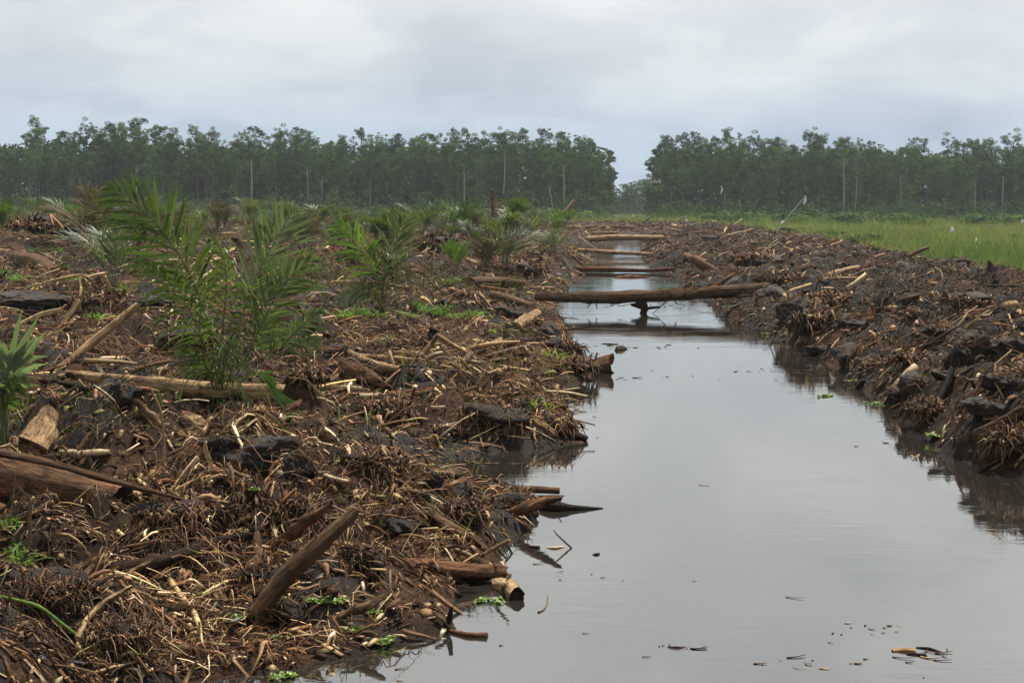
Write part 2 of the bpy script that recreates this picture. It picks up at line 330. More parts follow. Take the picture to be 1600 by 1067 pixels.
# ------------------------------------------------------------------ strand builder (vectorised)
PAL = {'dark': (0.033, 0.020, 0.0125), 'brown': (0.105, 0.059, 0.031), 'red': (0.155, 0.074, 0.037), 'tan': (0.28, 0.178, 0.094), 'straw': (0.38, 0.265, 0.135), 'pale': (0.52, 0.39, 0.24), 'grey': (0.10, 0.09, 0.08), 'green': (0.09, 0.14, 0.03), 'black': (0.015, 0.012, 0.010)}
def pick(n, spec):
    ks = list(spec); pr = np.array([spec[k] for k in ks], float); pr /= pr.sum()
    base = np.array([PAL[k] for k in ks])[rng.choice(len(ks), n, p=pr)]
    return base * rng.uniform(0.6, 1.45, (n, 1)) * rng.uniform(0.92, 1.08, (n, 3))
def strands(name, x, y, th, Ln, r, col, K=4, sides=3, curv=1.0, lift=0.0, arch=0.0, tilt=0.0, stiff=0.5, mat=None, taper=0.5, flat=1.0, z0=None):
    n_ = len(x); t = np.linspace(0, 1, K)
    A = lambda v: np.broadcast_to(np.asarray(v, float), (n_,))[:, None]
    head = A(th) + A(curv) * (t[None] - 0.5) + rng.normal(0, 0.12, (n_, K))
    seg = A(Ln) / (K - 1)
    X = A(x) + np.cumsum(np.cos(head) * seg, 1) - A(Ln) * 0.5 * np.cos(A(th)); Y = A(y) + np.cumsum(np.sin(head) * seg, 1) - A(Ln) * 0.5 * np.sin(A(th))
    h = np.maximum(hq(X, Y), -0.02)
    lin = h[:, :1] * (1 - t) + h[:, -1:] * t
    up = np.maximum(0, (h - lin).max(1, keepdims=True)) * 0.6
    Z = (h * (1 - A(stiff)) + (lin + up) * A(stiff)) + A(lift) + A(arch) * np.sin(np.pi * t)[None] + A(tilt) * A(Ln) * t[None]
    if z0 is not None: Z = A(z0) + A(arch) * np.sin(np.pi * t)[None] + A(tilt) * A(Ln) * t[None]
    Pt = np.stack([X, Y, Z], -1)
    T = np.gradient(Pt, axis=1); T /= np.linalg.norm(T, axis=-1, keepdims=True) + 1e-9
    n1_ = np.cross(T, [0, 0, 1.0]); n1_ /= np.linalg.norm(n1_, axis=-1, keepdims=True) + 1e-6
    n2_ = np.cross(n1_, T)
    tp = (1 - (1 - taper) * t)[None] * (0.85 + 0.3 * rng.random((n_, K)))
    rr = A(r) * tp
    if sides == 2:
        ro = rng.uniform(0, np.pi, (n_, 1)); o_ = (np.cos(ro)[..., None] * n1_ + np.sin(ro)[..., None] * n2_) * rr[..., None]
        V = np.stack([Pt + o_, Pt - o_], 2)
        b_ = (np.arange(n_) * K * 2)[:, None] + (np.arange(K - 1) * 2)[None]
        Qd = np.stack([b_, b_ + 1, b_ + 3, b_ + 2], -1).reshape(-1, 4)
        me_ = mesh_np(name, V.reshape(-1, 3), None, Qd, np.repeat(col, K * 2, 0))
    else:
        an = np.arange(sides) / sides * 2 * np.pi
        V = Pt[:, :, None] + (np.cos(an)[:, None] * n1_[:, :, None] + flat * np.sin(an)[:, None] * n2_[:, :, None]) * rr[:, :, None, None]
        b_ = (np.arange(n_) * K * sides)[:, None, None] + (np.arange(K - 1) * sides)[None, :, None]
        s_ = np.arange(sides)[None, None]; s1 = (s_ + 1) % sides
        Qd = np.stack([b_ + s_, b_ + s1, b_ + sides + s1, b_ + sides + s_], -1).reshape(-1, 4)
        T3 = None
        if sides == 3 or sides == 4:
            e0 = np.arange(n_) * K * sides; e1 = e0 + (K - 1) * sides
            T3 = np.concatenate([np.stack([e0, e0 + 2, e0 + 1], -1), np.stack([e1, e1 + 1, e1 + 2], -1)])
            if sides == 4: T3 = np.concatenate([T3, np.stack([e0, e0 + 3, e0 + 2], -1), np.stack([e1, e1 + 2, e1 + 3], -1)])
        me_ = mesh_np(name, V.reshape(-1, 3), T3, Qd, np.repeat(col, K * sides, 0))
    return me_
def sample_land(n_, y0=5.0, y1=225.0, hmin=0.02, side=None, k=1.0):
    xs, ys = [], []; tot = 0
    while tot < n_:
        y = np.exp(rng.uniform(np.log(y0), np.log(y1), n_)); x = rng.uniform(-1, 1, n_) * (0.40 * y + 1.2)
        h = hq(x, y); ok = (h > hmin) & (rng.random(n_) > field_mask(x, y)) & (rng.random(n_) < k + (1 - k) * sm(.38, .62, fbm(x * 1.1 + 30, y * .8, 95, 3)))
        if side == 'L': ok &= x < cxl(np.maximum(y, 14)) + 2.2
        if side == 'R': ok &= x > cxl(np.maximum(y, 14)) + 2.2
        xs.append(x[ok]); ys.append(y[ok]); tot += ok.sum()
    return np.concatenate(xs)[:n_], np.concatenate(ys)[:n_]
def dirt(x, y, right=1.0): return (.58 + .80 * sm(.35, .65, fbm(x * .9 - 12, y * .7, 97, 3)))[:, None] * right
def head_field(x, y, spread=0.9): return fbm(x * 0.7, y * 0.7, 81, 2) * 9 + rng.normal(0, spread, len(x))

def stuff(name, me_, mat, label): return link(name, me_, mat, kind='stuff', label=label)

for side, nf, ns, lab in (('L', 82000, 21000, 'left'), ('R', 36000, 8500, 'right')):
    x, y = sample_land(nf, side=side, k=.22); s = (y / 12) ** 0.55
    spec = {'brown': 4.5, 'dark': 3.6, 'red': 1.4, 'tan': 1.8, 'straw': .7, 'pale': .2} if side == 'L' else {'brown': 4.2, 'dark': 4.0, 'red': 1.5, 'tan': 1.0, 'straw': .5, 'grey': 1.2}
    me_ = strands('root_fibres', x, y, head_field(x, y), (rng.gamma(2.0, 0.055, nf) + 0.04) * s * (1 if side == 'L' else .75), rng.gamma(2.2, 0.0011, nf) * s + .0008 * s, pick(nf, spec) * dirt(x, y, 1 if side == 'L' else .72), 4, 2,
                  rng.normal(0, 1.6, nf), rng.uniform(-0.01, 0.05, nf) * s, rng.gamma(1.3, 0.025, nf) * s, rng.normal(0, 0.35, nf), 0.45)
    stuff('root_fibres', me_, M_fibre, f'mat of thin brown root fibres strewn over the {lab} bank')
    x, y = sample_land(ns, side=side, k=.35); s = (y / 12) ** 0.5
    spec = {'brown': 3.8, 'dark': 2.6, 'red': 1.2, 'tan': 2.0, 'straw': .9, 'pale': .5} if side == 'L' else {'brown': 3.6, 'dark': 2.8, 'red': 1.5, 'tan': 1.5, 'straw': .5, 'grey': 1.0}
    me_ = strands('twigs', x, y, head_field(x, y, 1.1), (rng.gamma(2.0, 0.075, ns) + 0.05) * s * (1 if side == 'L' else .7), rng.gamma(1.3, 0.0055, ns) * s + 0.002, pick(ns, spec) * dirt(x, y, 1.05 if side == 'L' else .75), 4, 3,
                  rng.normal(0, 0.7, ns), rng.uniform(-0.005, 0.05, ns) * s, rng.gamma(1.2, 0.02, ns) * s, rng.normal(0, 0.18, ns), 0.85)
    stuff('twig_litter', me_, M_stick, f'broken twigs and small roots littering the {lab} bank')
nc_ = 30000
x, y = sample_land(nc_); s = (y / 12) ** 0.5
me_ = strands('chips', x, y, rng.uniform(0, 6.28, nc_), rng.gamma(1.6, 0.036, nc_) * s + 0.02, rng.gamma(1.6, 0.0095, nc_) * s + 0.004, pick(nc_, {'brown': 3, 'dark': 1.5, 'red': 1.5, 'tan': 2.6, 'straw': 1.6, 'pale': 0.9, 'grey': 1}), 2, 4,
              0.0, rng.uniform(0, 0.03, nc_) * s, 0, rng.normal(0, 0.25, nc_), 0.9, flat=0.3, taper=0.7)
stuff('wood_chips', me_, M_stick, 'splintered wood chips and bark flakes on both banks')

# bigger broken sticks, past the single ones
nb_ = 3000
x, y = sample_land(nb_, 14, 225); s = (y / 14) ** 0.6
me_ = strands('sticks', x, y, rng.uniform(-0.7, 0.7, nb_) + (rng.random(nb_) < .3) * 1.3, rng.gamma(3, 0.085, nb_) * s + 0.08, rng.gamma(1.6, 0.0065, nb_) * s + 0.004, pick(nb_, {'brown': 3, 'red': 2, 'tan': 3, 'straw': 1.2, 'pale': .9, 'dark': 2}), 4, 4,
              rng.normal(0, 0.5, nb_), rng.uniform(0.0, 0.06, nb_) * s, 0.02, rng.normal(0.05, 0.25, nb_), 0.95, taper=0.65)
stuff('stick_litter', me_, M_stick, 'mass of broken sticks lying farther off on both banks')

# ------------------------------------------------------------------ logs and branches
def tube(mb, pts, rad, seg=10, col=(0.1, 0.06, 0.03), endcol=None, rough=0.12, jag=0.0, seed=0, flat=1.0, patch=None):
    """a log with furrowed bark and broken ends; pts are resampled smoothly"""
    pts = np.asarray(pts, float); rad = np.asarray(rad, float)
    k = len(pts); acc = np.concatenate([[0], np.cumsum(np.linalg.norm(np.diff(pts, axis=0), axis=1))])
    nn = max(4, int(4 + 10 * min(1.0, acc[-1] / max(rad.max(), 1e-4) / 14))) + k
    tt = np.linspace(0, acc[-1], nn)
    Pp = np.stack([np.interp(tt, acc, pts[:, i]) for i in range(3)], -1); rr = np.interp(tt, acc, rad)
    for _ in range(2):
        Pp[1:-1] = 0.25 * Pp[:-2] + 0.5 * Pp[1:-1] + 0.25 * Pp[2:]
    T = np.gradient(Pp, axis=0); T /= np.linalg.norm(T, axis=1, keepdims=True) + 1e-9
    ref = np.array([0, 0, 1.0]) if abs(T[nn // 2][2]) < 0.9 else np.array([0, 1.0, 0])
    a1 = np.cross(T, ref); a1 /= np.linalg.norm(a1, axis=1, keepdims=True); a2 = np.cross(a1, T)
    an = np.arange(seg) / seg * 2 * np.pi
    g = np.random.default_rng(abs(int(seed)) + 5)
    ridge = g.normal(0, rough, seg)[None] * 0.8 + g.normal(0, rough * 0.5, (nn, seg)) + 0.5 * rough * np.sin(np.linspace(0, g.uniform(3, 9), nn) + g.uniform(0, 6))[:, None]
    R = rr[:, None] * (1 + ridge)
    V = Pp[:, None] + R[..., None] * (np.cos(an)[None, :, None] * a1[:, None] + flat * np.sin(an)[None, :, None] * a2[:, None])
    if jag:
        V[0] -= T[0] * (g.random((seg, 1)) * jag * rr[0]); V[-1] += T[-1] * (g.random((seg, 1)) * jag * rr[-1])
    c = np.empty((nn, seg, 3)); c[:] = col
    c *= 1 + 0.25 * g.normal(0, 1, (1, seg, 1)).clip(-1.5, 1.5)
    if patch is not None:
        f = vn(np.arange(nn)[:, None] * 0.45 + np.zeros((1, seg)), np.arange(seg)[None] * 0.6 + np.zeros((nn, 1)), seed + 9)
        c = np.where((f > 0.55)[..., None], np.array(patch), c)
    ii = np.arange(nn * seg).reshape(nn, seg)
    q = np.stack([ii[:-1], np.roll(ii[:-1], -1, 1), np.roll(ii[1:], -1, 1), ii[1:]], -1).reshape(-1, 4)
    mb.add(V.reshape(-1, 3), q=q, c=c.reshape(-1, 3))
    ec = endcol if endcol is not None else col
    for e, sgn in ((0, -1), (nn - 1, 1)):
        ctr = V[e].mean(0) - sgn * T[e] * rr[e] * (0.35 if jag else -0.03)
        inner = ctr + (V[e] - V[e].mean(0)) * 0.55 + T[e] * sgn * rr[e] * 0.15 * g.random((seg, 1))
        vv = np.concatenate([V[e], inner, ctr[None]])
        s_ = np.arange(seg); s1 = (s_ + 1) % seg
        if sgn > 0:
            qq = np.stack([s_, s1, seg + s1, seg + s_], -1); t3 = np.stack([seg + s_, seg + s1, 0 * s_ + 2 * seg], -1)
        else:
            qq = np.stack([s1, s_, seg + s_, seg + s1], -1); t3 = np.stack([seg + s1, seg + s_, 0 * s_ + 2 * seg], -1)
        mb.add(vv, t=t3, q=qq, c=np.array(ec) * (0.75 + 0.4 * g.random((len(vv), 1))))
def frame_of(p0, p1):
    d = Vector(p1) - Vector(p0); q = d.to_track_quat('X', 'Z')
    return Matrix.Translation(Vector(p0)) @ q.to_matrix().to_4x4()
LM = []                      # landmarks for labels: (px, py, phrase)
_seen_labels = {}
def wood(name, label, cat, px, rpx, col='brown', end=None, z=0.0, jag=0.6, seg=10, flat=1.0, rough=0.12, free=None, patch=None, group=None, extra=(), mat=None, base=0, depth=None):
    """px: photograph pixels along the log. free: None = every point rests on the ground under it; a list of depth offsets = same depth as the base point plus the offset."""
    rpx = [rpx] * len(px) if not isinstance(rpx, (list, tuple)) else list(rpx)
    c = PAL[col] if isinstance(col, str) else col; e = PAL[end] if isinstance(end, str) else (end if end is not None else tuple(v * 1.3 for v in c))
    if free is None:
        pts = []
        for (a, b_), r_ in zip(px, rpx):
            h_ = hit(a, b_ + r_ * 0.8); rw = r_ / F * h_[1]
            pts.append(h_ + [0, 0, rw * 0.8 * flat + z])
        # keep the log straight and clear of the ground rather than following each dip
        pts = np.array(pts)
        D = np.array([proj(p)[0] for p in pts])
        ym = np.median(pts[:, 1]); pts = np.array([PD(a, b_, min(ym + np.clip(p[1] - ym, -1.0 - 0.04 * ym, 1.0 + 0.04 * ym), hit(a, b_)[1] - .03 - .5 * r_ / F * ym)) for (a, b_), p, r_ in zip(px, pts, rpx)])
    else:
        if depth is not None and name in ('twig', 'root'): depth = P(*px[0])[1]
        h_ = hit(*px[base]) if depth is None else np.array([0, depth, 0])
        pts = np.array([PD(a, b_, h_[1] + f if depth is not None else min(h_[1] + f, hit(a, b_)[1] - .05 - .8 * r_ / F * h_[1])) for (a, b_), f, r_ in zip(px, free, rpx)])
        if z: pts[:, 2] += z
    if name == 'driftwood' or 'floating' in label:
        pts = np.array([P(a, b_, 0.3 * r_ / F * 9) for (a, b_), r_ in zip(px, rpx)])
    rad = [r_ / F * p[1] for r_, p in zip(rpx, pts)]
    mb = MB(); xf = frame_of(pts[0], pts[-1])
    tube(mb, pts, rad, seg, c, e, rough, jag, int(px[0][0] * 7 + px[0][1]) % 9999, flat, PAL[patch] if patch else None)
    for ex in extra:       # side stubs: (index along, (px offset end), radius px)
        i0, (ax, ay), r_ = ex
        p0 = pts[i0]; q0 = np.array(proj(p0)); p1 = PD(q0[0] + ax, q0[1] + ay, p0[1])
        tube(mb, [p0, (p0 + p1) / 2 + 0.05 * (p1 - p0)[[1, 0, 2]], p1], [r_ / F * p0[1], r_ * .8 / F * p0[1], r_ * .6 / F * p0[1]], 7, c, e, rough, jag, int(ax * 3 + 99))
    me_ = mb.mesh(name, True, xf)
    o_ = link(name, me_, mat or M_wood); o_.matrix_world = xf
    o_['label'] = label; o_['category'] = cat
    if group: o_['group'] = group
    return o_

W = wood
W('log', 'long brown log lying right across the canal as a bridge', 'log', [(838, 463), (930, 465), (1050, 461), (1198, 451)], [5, 7.5, 9, 8.5], (0.115, 0.075, 0.046), 'tan', free=[0, 0, 0.1, 0.3], depth=35.5, rough=0.2, seg=16, patch='brown',
  extra=[(1, (3, 17), .9), (1, (-12, 15), 1.2), (2, (-32, 30), 1), (2, (-60, 14), 2), (2, (8, 15), 1.5), (2, (-85, 18), .9)])
W('stump', 'dark forked stump wood hanging under the bridge log above the water', 'stump', [(1000, 468), (1008, 482), (1004, 492)], [8, 6, 5], 'dark', free=[0, 0, 0], depth=35.6, jag=1.5, extra=[(1, (22, -2), 3), (1, (-20, -6), 4)])
W('log', 'thick pale brown log crossing the far canal, second behind the bridge log', 'log', [(905, 375), (960, 371), (1035, 372)], [4.5, 5, 4], 'tan', 'straw', free=[0, 0, 0.5], depth=93)
W('log', 'thin straight log crossing the canal halfway to its far end', 'log', [(903, 391), (960, 395), (1038, 398)], [3, 3.2, 2.5], 'tan', 'straw', free=[0, 0, 0], depth=74)
W('log', 'half sunken reddish log just behind the bridge log', 'log', [(880, 420), (940, 421), (1010, 423), (1062, 420)], [5, 4.5, 3, 3], 'red', 'tan', free=[0, 0, 0, 0], depth=58)
W('log', 'farthest thin log lying over the canal beside dark peat', 'log', [(915, 356), (960, 355), (1003, 357)], [2.5, 2.5, 2], 'brown', 'tan', free=[0, 0, 0], depth=140)
W('log', 'short far log on the left bank beside the farthest crossing log', 'log', [(920, 364), (965, 364)], [2, 2], 'tan', 'straw', free=[0, 0], depth=118)
W('log', 'thick half buried log at left edge with torn bark, largest log on left bank', 'log', [(-90, 722), (0, 745), (100, 765), (185, 782)], [44, 46, 40, 28], 'brown', 'dark', free=[0.1, 0, 0, 0.1], base=2, rough=0.07, seg=16, jag=0.5, patch='red')
W('bark_strip', 'long loose strip of brown bark lying on top of the thickest log', 'bark strip', [(-60, 698), (60, 718), (180, 752), (290, 781)], [9, 11, 9, 4], 'brown', 'tan', free=[-0.35, -0.35, -0.3, -0.1], base=3, rough=0.2, flat=0.5)
W('log', 'smooth pale fallen log lying behind the foot of the large green palm', 'log', [(105, 583), (150, 592), (250, 601), (330, 611), (440, 614)], [5, 10, 13, 14, 14], 'tan', 'straw', free=[0, 0, 0, 0.1, 0.15], base=3, rough=0.05, seg=14, patch='straw')
W('branch', 'short pale knobbly branch at the left end of the smooth fallen log', 'branch', [(93, 588), (115, 583), (143, 583)], [4, 5, 3], 'straw', 'pale')
W('pole', 'long straight brown pole leaning up to the right beyond the smooth log', 'pole', [(78, 590), (150, 530), (215, 477)], [7, 7, 5.5], 'tan', 'tan', free=[0, 0.5, 0.9], rough=0.05)
W('branch', 'pale dry branch pointing right in the mud near the left edge', 'branch', [(32, 508), (60, 493), (95, 484)], [5, 5, 4], 'straw', 'pale', free=[0, 0.1, 0.2], extra=[(2, (8, -8), 2)])
W('branch', 'pale stripped branch slanting up beside the dry branch at left', 'branch', [(88, 522), (105, 496), (124, 470)], [3.5, 5, 5], 'straw', 'pale', free=[0, 0.1, 0.2])
W('log', 'stubby brown log among weeds in the upper left clearing', 'log', [(25, 402), (55, 408), (85, 426)], [9, 13, 10], 'brown', 'tan', extra=[(1, (15, 22), 8)])
W('log', 'flat plank like log cut by the left edge above the stubby log', 'log', [(-15, 393), (40, 396)], [5, 4], 'tan', 'straw')
W('branch', 'thick dark branch lying lowest of the crossed pair at lower left', 'branch', [(130, 897), (200, 890), (280, 868), (340, 842), (395, 834)], [13, 14, 10, 7, 4], 'dark', 'brown', free=[0, 0, 0.1, 0.2, 0.3], rough=0.06)
W('branch', 'thinner brown branch lying above the thick dark one at lower left', 'branch', [(112, 896), (170, 870), (215, 856), (252, 846)], [7, 8, 6, 4], 'brown', 'tan', free=[0.0, 0.15, 0.2, 0.3], rough=0.06, z=0.01)
W('stake', 'thick brown stake leaning up out of the debris beside the water', 'stake', [(405, 952), (440, 905), (500, 850), (550, 803)], [15, 16, 14, 10], 'brown', 'tan', free=[0, 0.0, 0.1, 0.25], rough=0.07, jag=1.2, seg=12, extra=[(2, (-12, -22), 4)])
W('branch', 'pale peeled branch curving down to the left of the hanging roots', 'branch', [(122, 996), (135, 968), (160, 942), (205, 916)], [6, 6, 5, 3], 'straw', 'pale', free=[-0.1, -0.05, 0, 0.1], base=2)
W('log', 'wide reddish split log sloping into the water at its grained end', 'log', [(585, 880), (660, 884), (730, 892), (784, 893)], [13, 18, 17, 13], 'red', 'brown', free=[0.25, 0.12, 0.0, 0.0], base=2, depth=None, rough=0.1, seg=16, jag=0.9, flat=0.75, patch='brown')
W('plank', 'dark splintered plank sliding down to the water above the split log', 'plank', [(672, 800), (720, 832), (757, 855)], [9, 10, 7], 'brown', 'red', flat=0.5, rough=0.15, z=0.05)
W('stump', 'pale stub of wood floating with its hollow end towards us coloured shade dark', 'stump', [(775, 915), (792, 918), (806, 932)], [9, 15, 13], 'straw', (.03, .02, .014), free=[0.5, 0.25, 0], depth=9.4, seg=14, rough=0.15, jag=0.7, extra=[(1, (4, -20), 6)])  # end colour darkened for the shade on the face away from the sun
W('stump', 'broken log end with ragged face jutting from the left bank over water', 'stump', [(880, 590), (912, 582), (941, 574)], [10, 15, 18], 'brown', 'red', free=[0, 0, 0], depth=22.6, jag=1.3, rough=0.16)
W('branch', 'short dark branch end poking into the canal at the bank point', 'branch', [(870, 672), (900, 681), (915, 685)], [9, 8, 5], 'dark', 'brown', free=[0, 0, 0], depth=15.8, jag=1.0)
W('log', 'short grey brown log lying out over the water at the lower point', 'log', [(800, 764), (845, 765), (873, 767)], [6, 6, 5], 'brown', 'grey', free=[0, 0, 0], depth=12.8, rough=0.05)
W('driftwood', 'dark wedge of driftwood tapering to a point on the water', 'driftwood', [(838, 792), (868, 795), (905, 795), (942, 794)], [7, 11, 5, 1], 'black', 'brown', free=[0, 0, 0, 0], depth=12.42, rough=0.2, extra=[(1, (10, -16), 1.2), (0, (-6, -18), 4)])
W('pole', 'dark upright pole standing alone among the far palms', 'pole', [(771, 358), (770, 325), (769, 297)], [4, 3.5, 2.5], 'brown', 'tan', free=[0, 0, 0], extra=[(1, (6, -12), 1)])
W('pole', 'bare brown pole leaning right against the far trees', 'pole', [(868, 352), (882, 333), (897, 313)], [3, 3, 2.6], 'tan', 'tan', free=[0, 0, 0])
W('log', 'brown log lying slantwise on the right bank near the bridge log', 'log', [(1082, 405), (1108, 420), (1134, 438)], [6, 8, 8], 'brown', 'tan', free=[.3, .1, 0], depth=51.5, jag=0.8)
W('log', 'short reddish log behind the slanting log on the right bank', 'log', [(1072, 400), (1105, 412)], [6, 6], 'red', 'tan', z=0.1)
W('log', 'light tan split log on top of the right bank', 'log', [(1283, 434), (1310, 426), (1340, 419)], [3, 6, 5], 'tan', 'straw', z=0.1)
W('stump', 'pointed dark stump standing on the far right of the right bank', 'stump', [(1550, 436), (1549, 420), (1545, 408)], [9, 7, 1.5], 'dark', 'dark', free=[0, 0, 0])
W('branch', 'forked grey branch standing up out of the right bank mud', 'branch', [(1463, 628), (1475, 605), (1482, 592), (1489, 575)], [6, 6.5, 5.5, 4.5], 'grey', 'tan', free=[0, 0, 0, 0], extra=[(2, (-26, -12), 4)])
W('log', 'small red log stub at the foot of the right bank', 'log', [(1348, 570), (1375, 571), (1396, 569)], [4, 5, 5], 'red', 'tan')
W('stump', 'upright orange brown stump on the middle of the right bank', 'stump', [(1359, 500), (1361, 488), (1364, 478)], [7, 7, 4], 'red', 'tan', free=[0, 0, 0], jag=1.3)
W('log', 'grey brown log half buried beside the dark hollow of the right bank', 'log', [(1500, 690), (1545, 672), (1600, 640)], [8, 10, 9], 'brown', 'tan', free=[0, 0, 0.1])
W('log', 'brown log pointing at the water on the upper left bank beside the bridge', 'log', [(770, 461), (800, 470), (832, 480)], [7, 8, 6], 'brown', 'tan')
W('log', 'pale brown stub lying at the water edge below the bridge end', 'log', [(806, 510), (822, 500), (840, 489)], [8, 8, 6], 'tan', 'straw')
W('log', 'wide flat brown slab of wood lying above the grass tufts', 'log', [(735, 440), (775, 440), (815, 443)], [11, 13, 8], 'brown', 'tan', flat=0.6, jag=1.1)
W('log', 'long straight pale log behind the middle palm', 'log', [(470, 443), (520, 442), (585, 442)], [4, 4, 4], 'tan', 'straw')
W('stick', 'short pale stick lying right of the grass tufts', 'stick', [(727, 475), (763, 472)], [4, 4.5], 'straw', 'pale')
W('log', 'pale split beam in the heap of broken wood, uppermost long one', 'log', [(560, 558), (620, 563), (680, 566)], [6, 7, 4], 'tan', 'straw', jag=1.2)
W('log', 'brown split beam lying below the uppermost beam in the wood heap', 'log', [(548, 552), (585, 572), (645, 581)], [6, 8, 5], 'tan', 'tan', jag=1.2)
W('branch', 'slanting branch falling right from the peak of the wood heap', 'branch', [(683, 524), (705, 538), (730, 551)], [4, 4, 3], 'tan', 'straw', free=[0, 0, 0], base=2)
W('branch', 'slanting branch falling left from the peak of the wood heap', 'branch', [(684, 524), (672, 540), (658, 560)], [3.5, 3.5, 3], 'tan', 'straw', free=[0, 0, 0], base=2)
W('branch', 'curved brown branch with raised end right of the wood heap', 'branch', [(695, 572), (722, 568), (735, 553)], [5, 6, 4], 'brown', 'tan')
W('stick', 'clean cream stick of wood lying level below the large palm', 'stick', [(506, 607), (540, 606), (572, 608)], [5, 5, 4], 'pale', 'pale', rough=0.04)
W('stick', 'stubby cream piece of wood just below the clean cream stick', 'stick', [(565, 619), (590, 619)], [5, 5], 'pale', 'pale')
W('stick', 'small cream curved stick under the peak of the wood heap', 'stick', [(667, 559), (680, 553), (691, 551)], [2.5, 3, 2.5], 'pale', 'pale', z=0.05)
W('stick', 'pale slanting stick left of the clean cream stick', 'stick', [(518, 595), (530, 586), (540, 574)], [4, 3.5, 3], 'straw', 'pale')
W('stick', 'two toned cream branch piece above the clean cream stick', 'stick', [(555, 586), (570, 590), (583, 597)], [4, 5, 3], 'pale', 'straw')
W('stick', 'cream twig lying level on the lower wood debris of the point', 'stick', [(655, 634), (675, 637), (697, 636)], [2.5, 3, 2], 'pale', 'pale')
W('log', 'short brown log near the bank point slanting towards the water', 'log', [(832, 658), (848, 668), (866, 680)], [4, 5, 4], 'tan', 'straw')
W('log', 'pale round ended log stub at the edge of the bank point', 'log', [(858, 650), (872, 655), (885, 662)], [6, 7, 5], 'straw', 'pale')
W('stick', 'bone coloured bent stick above the reddish split log', 'stick', [(508, 742), (525, 750), (545, 752)], [3.5, 4.5, 3], 'pale', 'pale')
W('stick', 'long bone coloured stick right of the grey peat block', 'stick', [(560, 766), (580, 775), (602, 777)], [3, 4, 3], 'straw', 'pale')
W('stick', 'small white curved stick on the dark slope above the water', 'stick', [(756, 790), (760, 800), (764, 810)], [2.5, 3.5, 2], 'pale', 'pale', z=0.04)
W('stick', 'thin tan stick leaning out over the water by the split log end', 'stick', [(752, 868), (775, 855), (796, 843)], [3, 2.8, 2.2], 'tan', 'straw', free=[0, -.1, -.2])
W('stick', 'red brown floating stick beside the black root in the water', 'stick', [(700, 985), (730, 992), (760, 993)], [4, 5, 5], 'red', 'straw', free=[0, 0, 0], depth=8.75)
W('root', 'black root standing in the water beside the lettuce covered bank', 'root', [(690, 985), (702, 968), (705, 948)], [6, 6, 3], 'black', 'black', free=[0, 0, 0], depth=8.9)
W('twig', 'bent bare twig rising from the water right of the split log', 'twig', [(893, 856), (883, 847), (868, 833), (865, 828)], [1.5, 1.5, 1.2, .8], 'brown', free=[0, 0, 0, 0], depth=10.9, seg=6, mat=M_stick)
W('twig', 'small forked twig rising from the water below the floating stub', 'twig', [(842, 956), (850, 953), (855, 943), (856, 930)], [2, 1.5, 1.2, .8], 'brown', free=[0, 0, 0, 0], depth=9.2, seg=6, mat=M_stick)
W('twig', 'crooked black twig standing in the water off the split log end', 'twig', [(800, 864), (796, 857), (790, 850)], [1.8, 1.5, 1], 'black', free=[0, 0, 0], depth=10.75, seg=6, mat=M_stick)
W('driftwood', 'orange peeled stick floating at the lower right of the canal', 'driftwood', [(1395, 1016), (1412, 1014), (1430, 1016)], [3, 5, 3], (0.5, 0.28, 0.13), 'black', free=[0, 0, 0], depth=8.42, rough=0.05, flat=0.7)
W('driftwood', 'dark floating twig touching the orange peeled stick', 'driftwood', [(1417, 1021), (1432, 1022), (1446, 1024)], [2, 2.5, 3.5], 'dark', free=[0, 0, 0], depth=8.3)
W('driftwood', 'dark floating twig behind the orange peeled stick', 'driftwood', [(1432, 1011), (1450, 1012), (1474, 1019)], [2, 3.5, 1], 'dark', free=[0, 0, 0], depth=8.42, flat=.6)
W('driftwood', 'small dark leafy scrap floating near the bottom centre of the water', 'driftwood', [(1044, 1010), (1058, 1011), (1070, 1010)], [1.5, 3, 1.2], 'dark', free=[0, 0, 0], depth=8.5, flat=.6)
W('driftwood', 'cream wood flake floating beside the bent bare twig', 'driftwood', [(855, 855), (867, 856), (880, 854)], [2, 3.5, 2], 'pale', free=[0, 0, 0], depth=10.95, flat=.6)
W('driftwood', 'dark chip floating left of the cream flake', 'driftwood', [(824, 853), (835, 855), (842, 855)], [1, 4, 4], 'black', free=[0, 0, 0], depth=10.95, flat=.8)
W('driftwood', 'small dark chip floating right of the bent bare twig', 'driftwood', [(926, 866), (931, 866), (935, 865)], [1, 3.2, 2.6], 'black', free=[0, 0, 0], depth=10.7, flat=.8)
W('driftwood', 'grey lump of peat floating in the open canal below the bridge log', 'driftwood', [(964, 547), (970, 546), (977, 545)], [4, 6, 3], 'dark', 'grey', free=[0, 0, 0], depth=26.0, rough=.25)
W('driftwood', 'thin dark weed line floating left of the grey peat lump', 'driftwood', [(941, 537), (955, 538), (966, 538)], [1, 1.6, .8], 'dark', free=[0, 0, 0], depth=27.1)
W('driftwood', 'raft of brown twigs floating behind the bridge log', 'driftwood', [(962, 434), (985, 433), (1015, 434)], [2, 3.5, 1.5], 'red', 'straw', free=[0, 0, 0], depth=52)
W('branch', 'dark sprig of twigs floating by the right bank lettuce patch', 'branch', [(1230, 579), (1255, 580), (1285, 583)], [1, 2, 1], 'dark', free=[0, 0, 0], depth=22.6, extra=[(1, (12, -8), 1), (1, (-8, -5), .8)])
W('twig', 'fallen tan twig floating on the right side of the open water', 'twig', [(1424, 711), (1430, 715), (1436, 710)], [1, 1.2, .8], 'straw', free=[0, 0, 0], depth=15.0, seg=6, mat=M_stick)
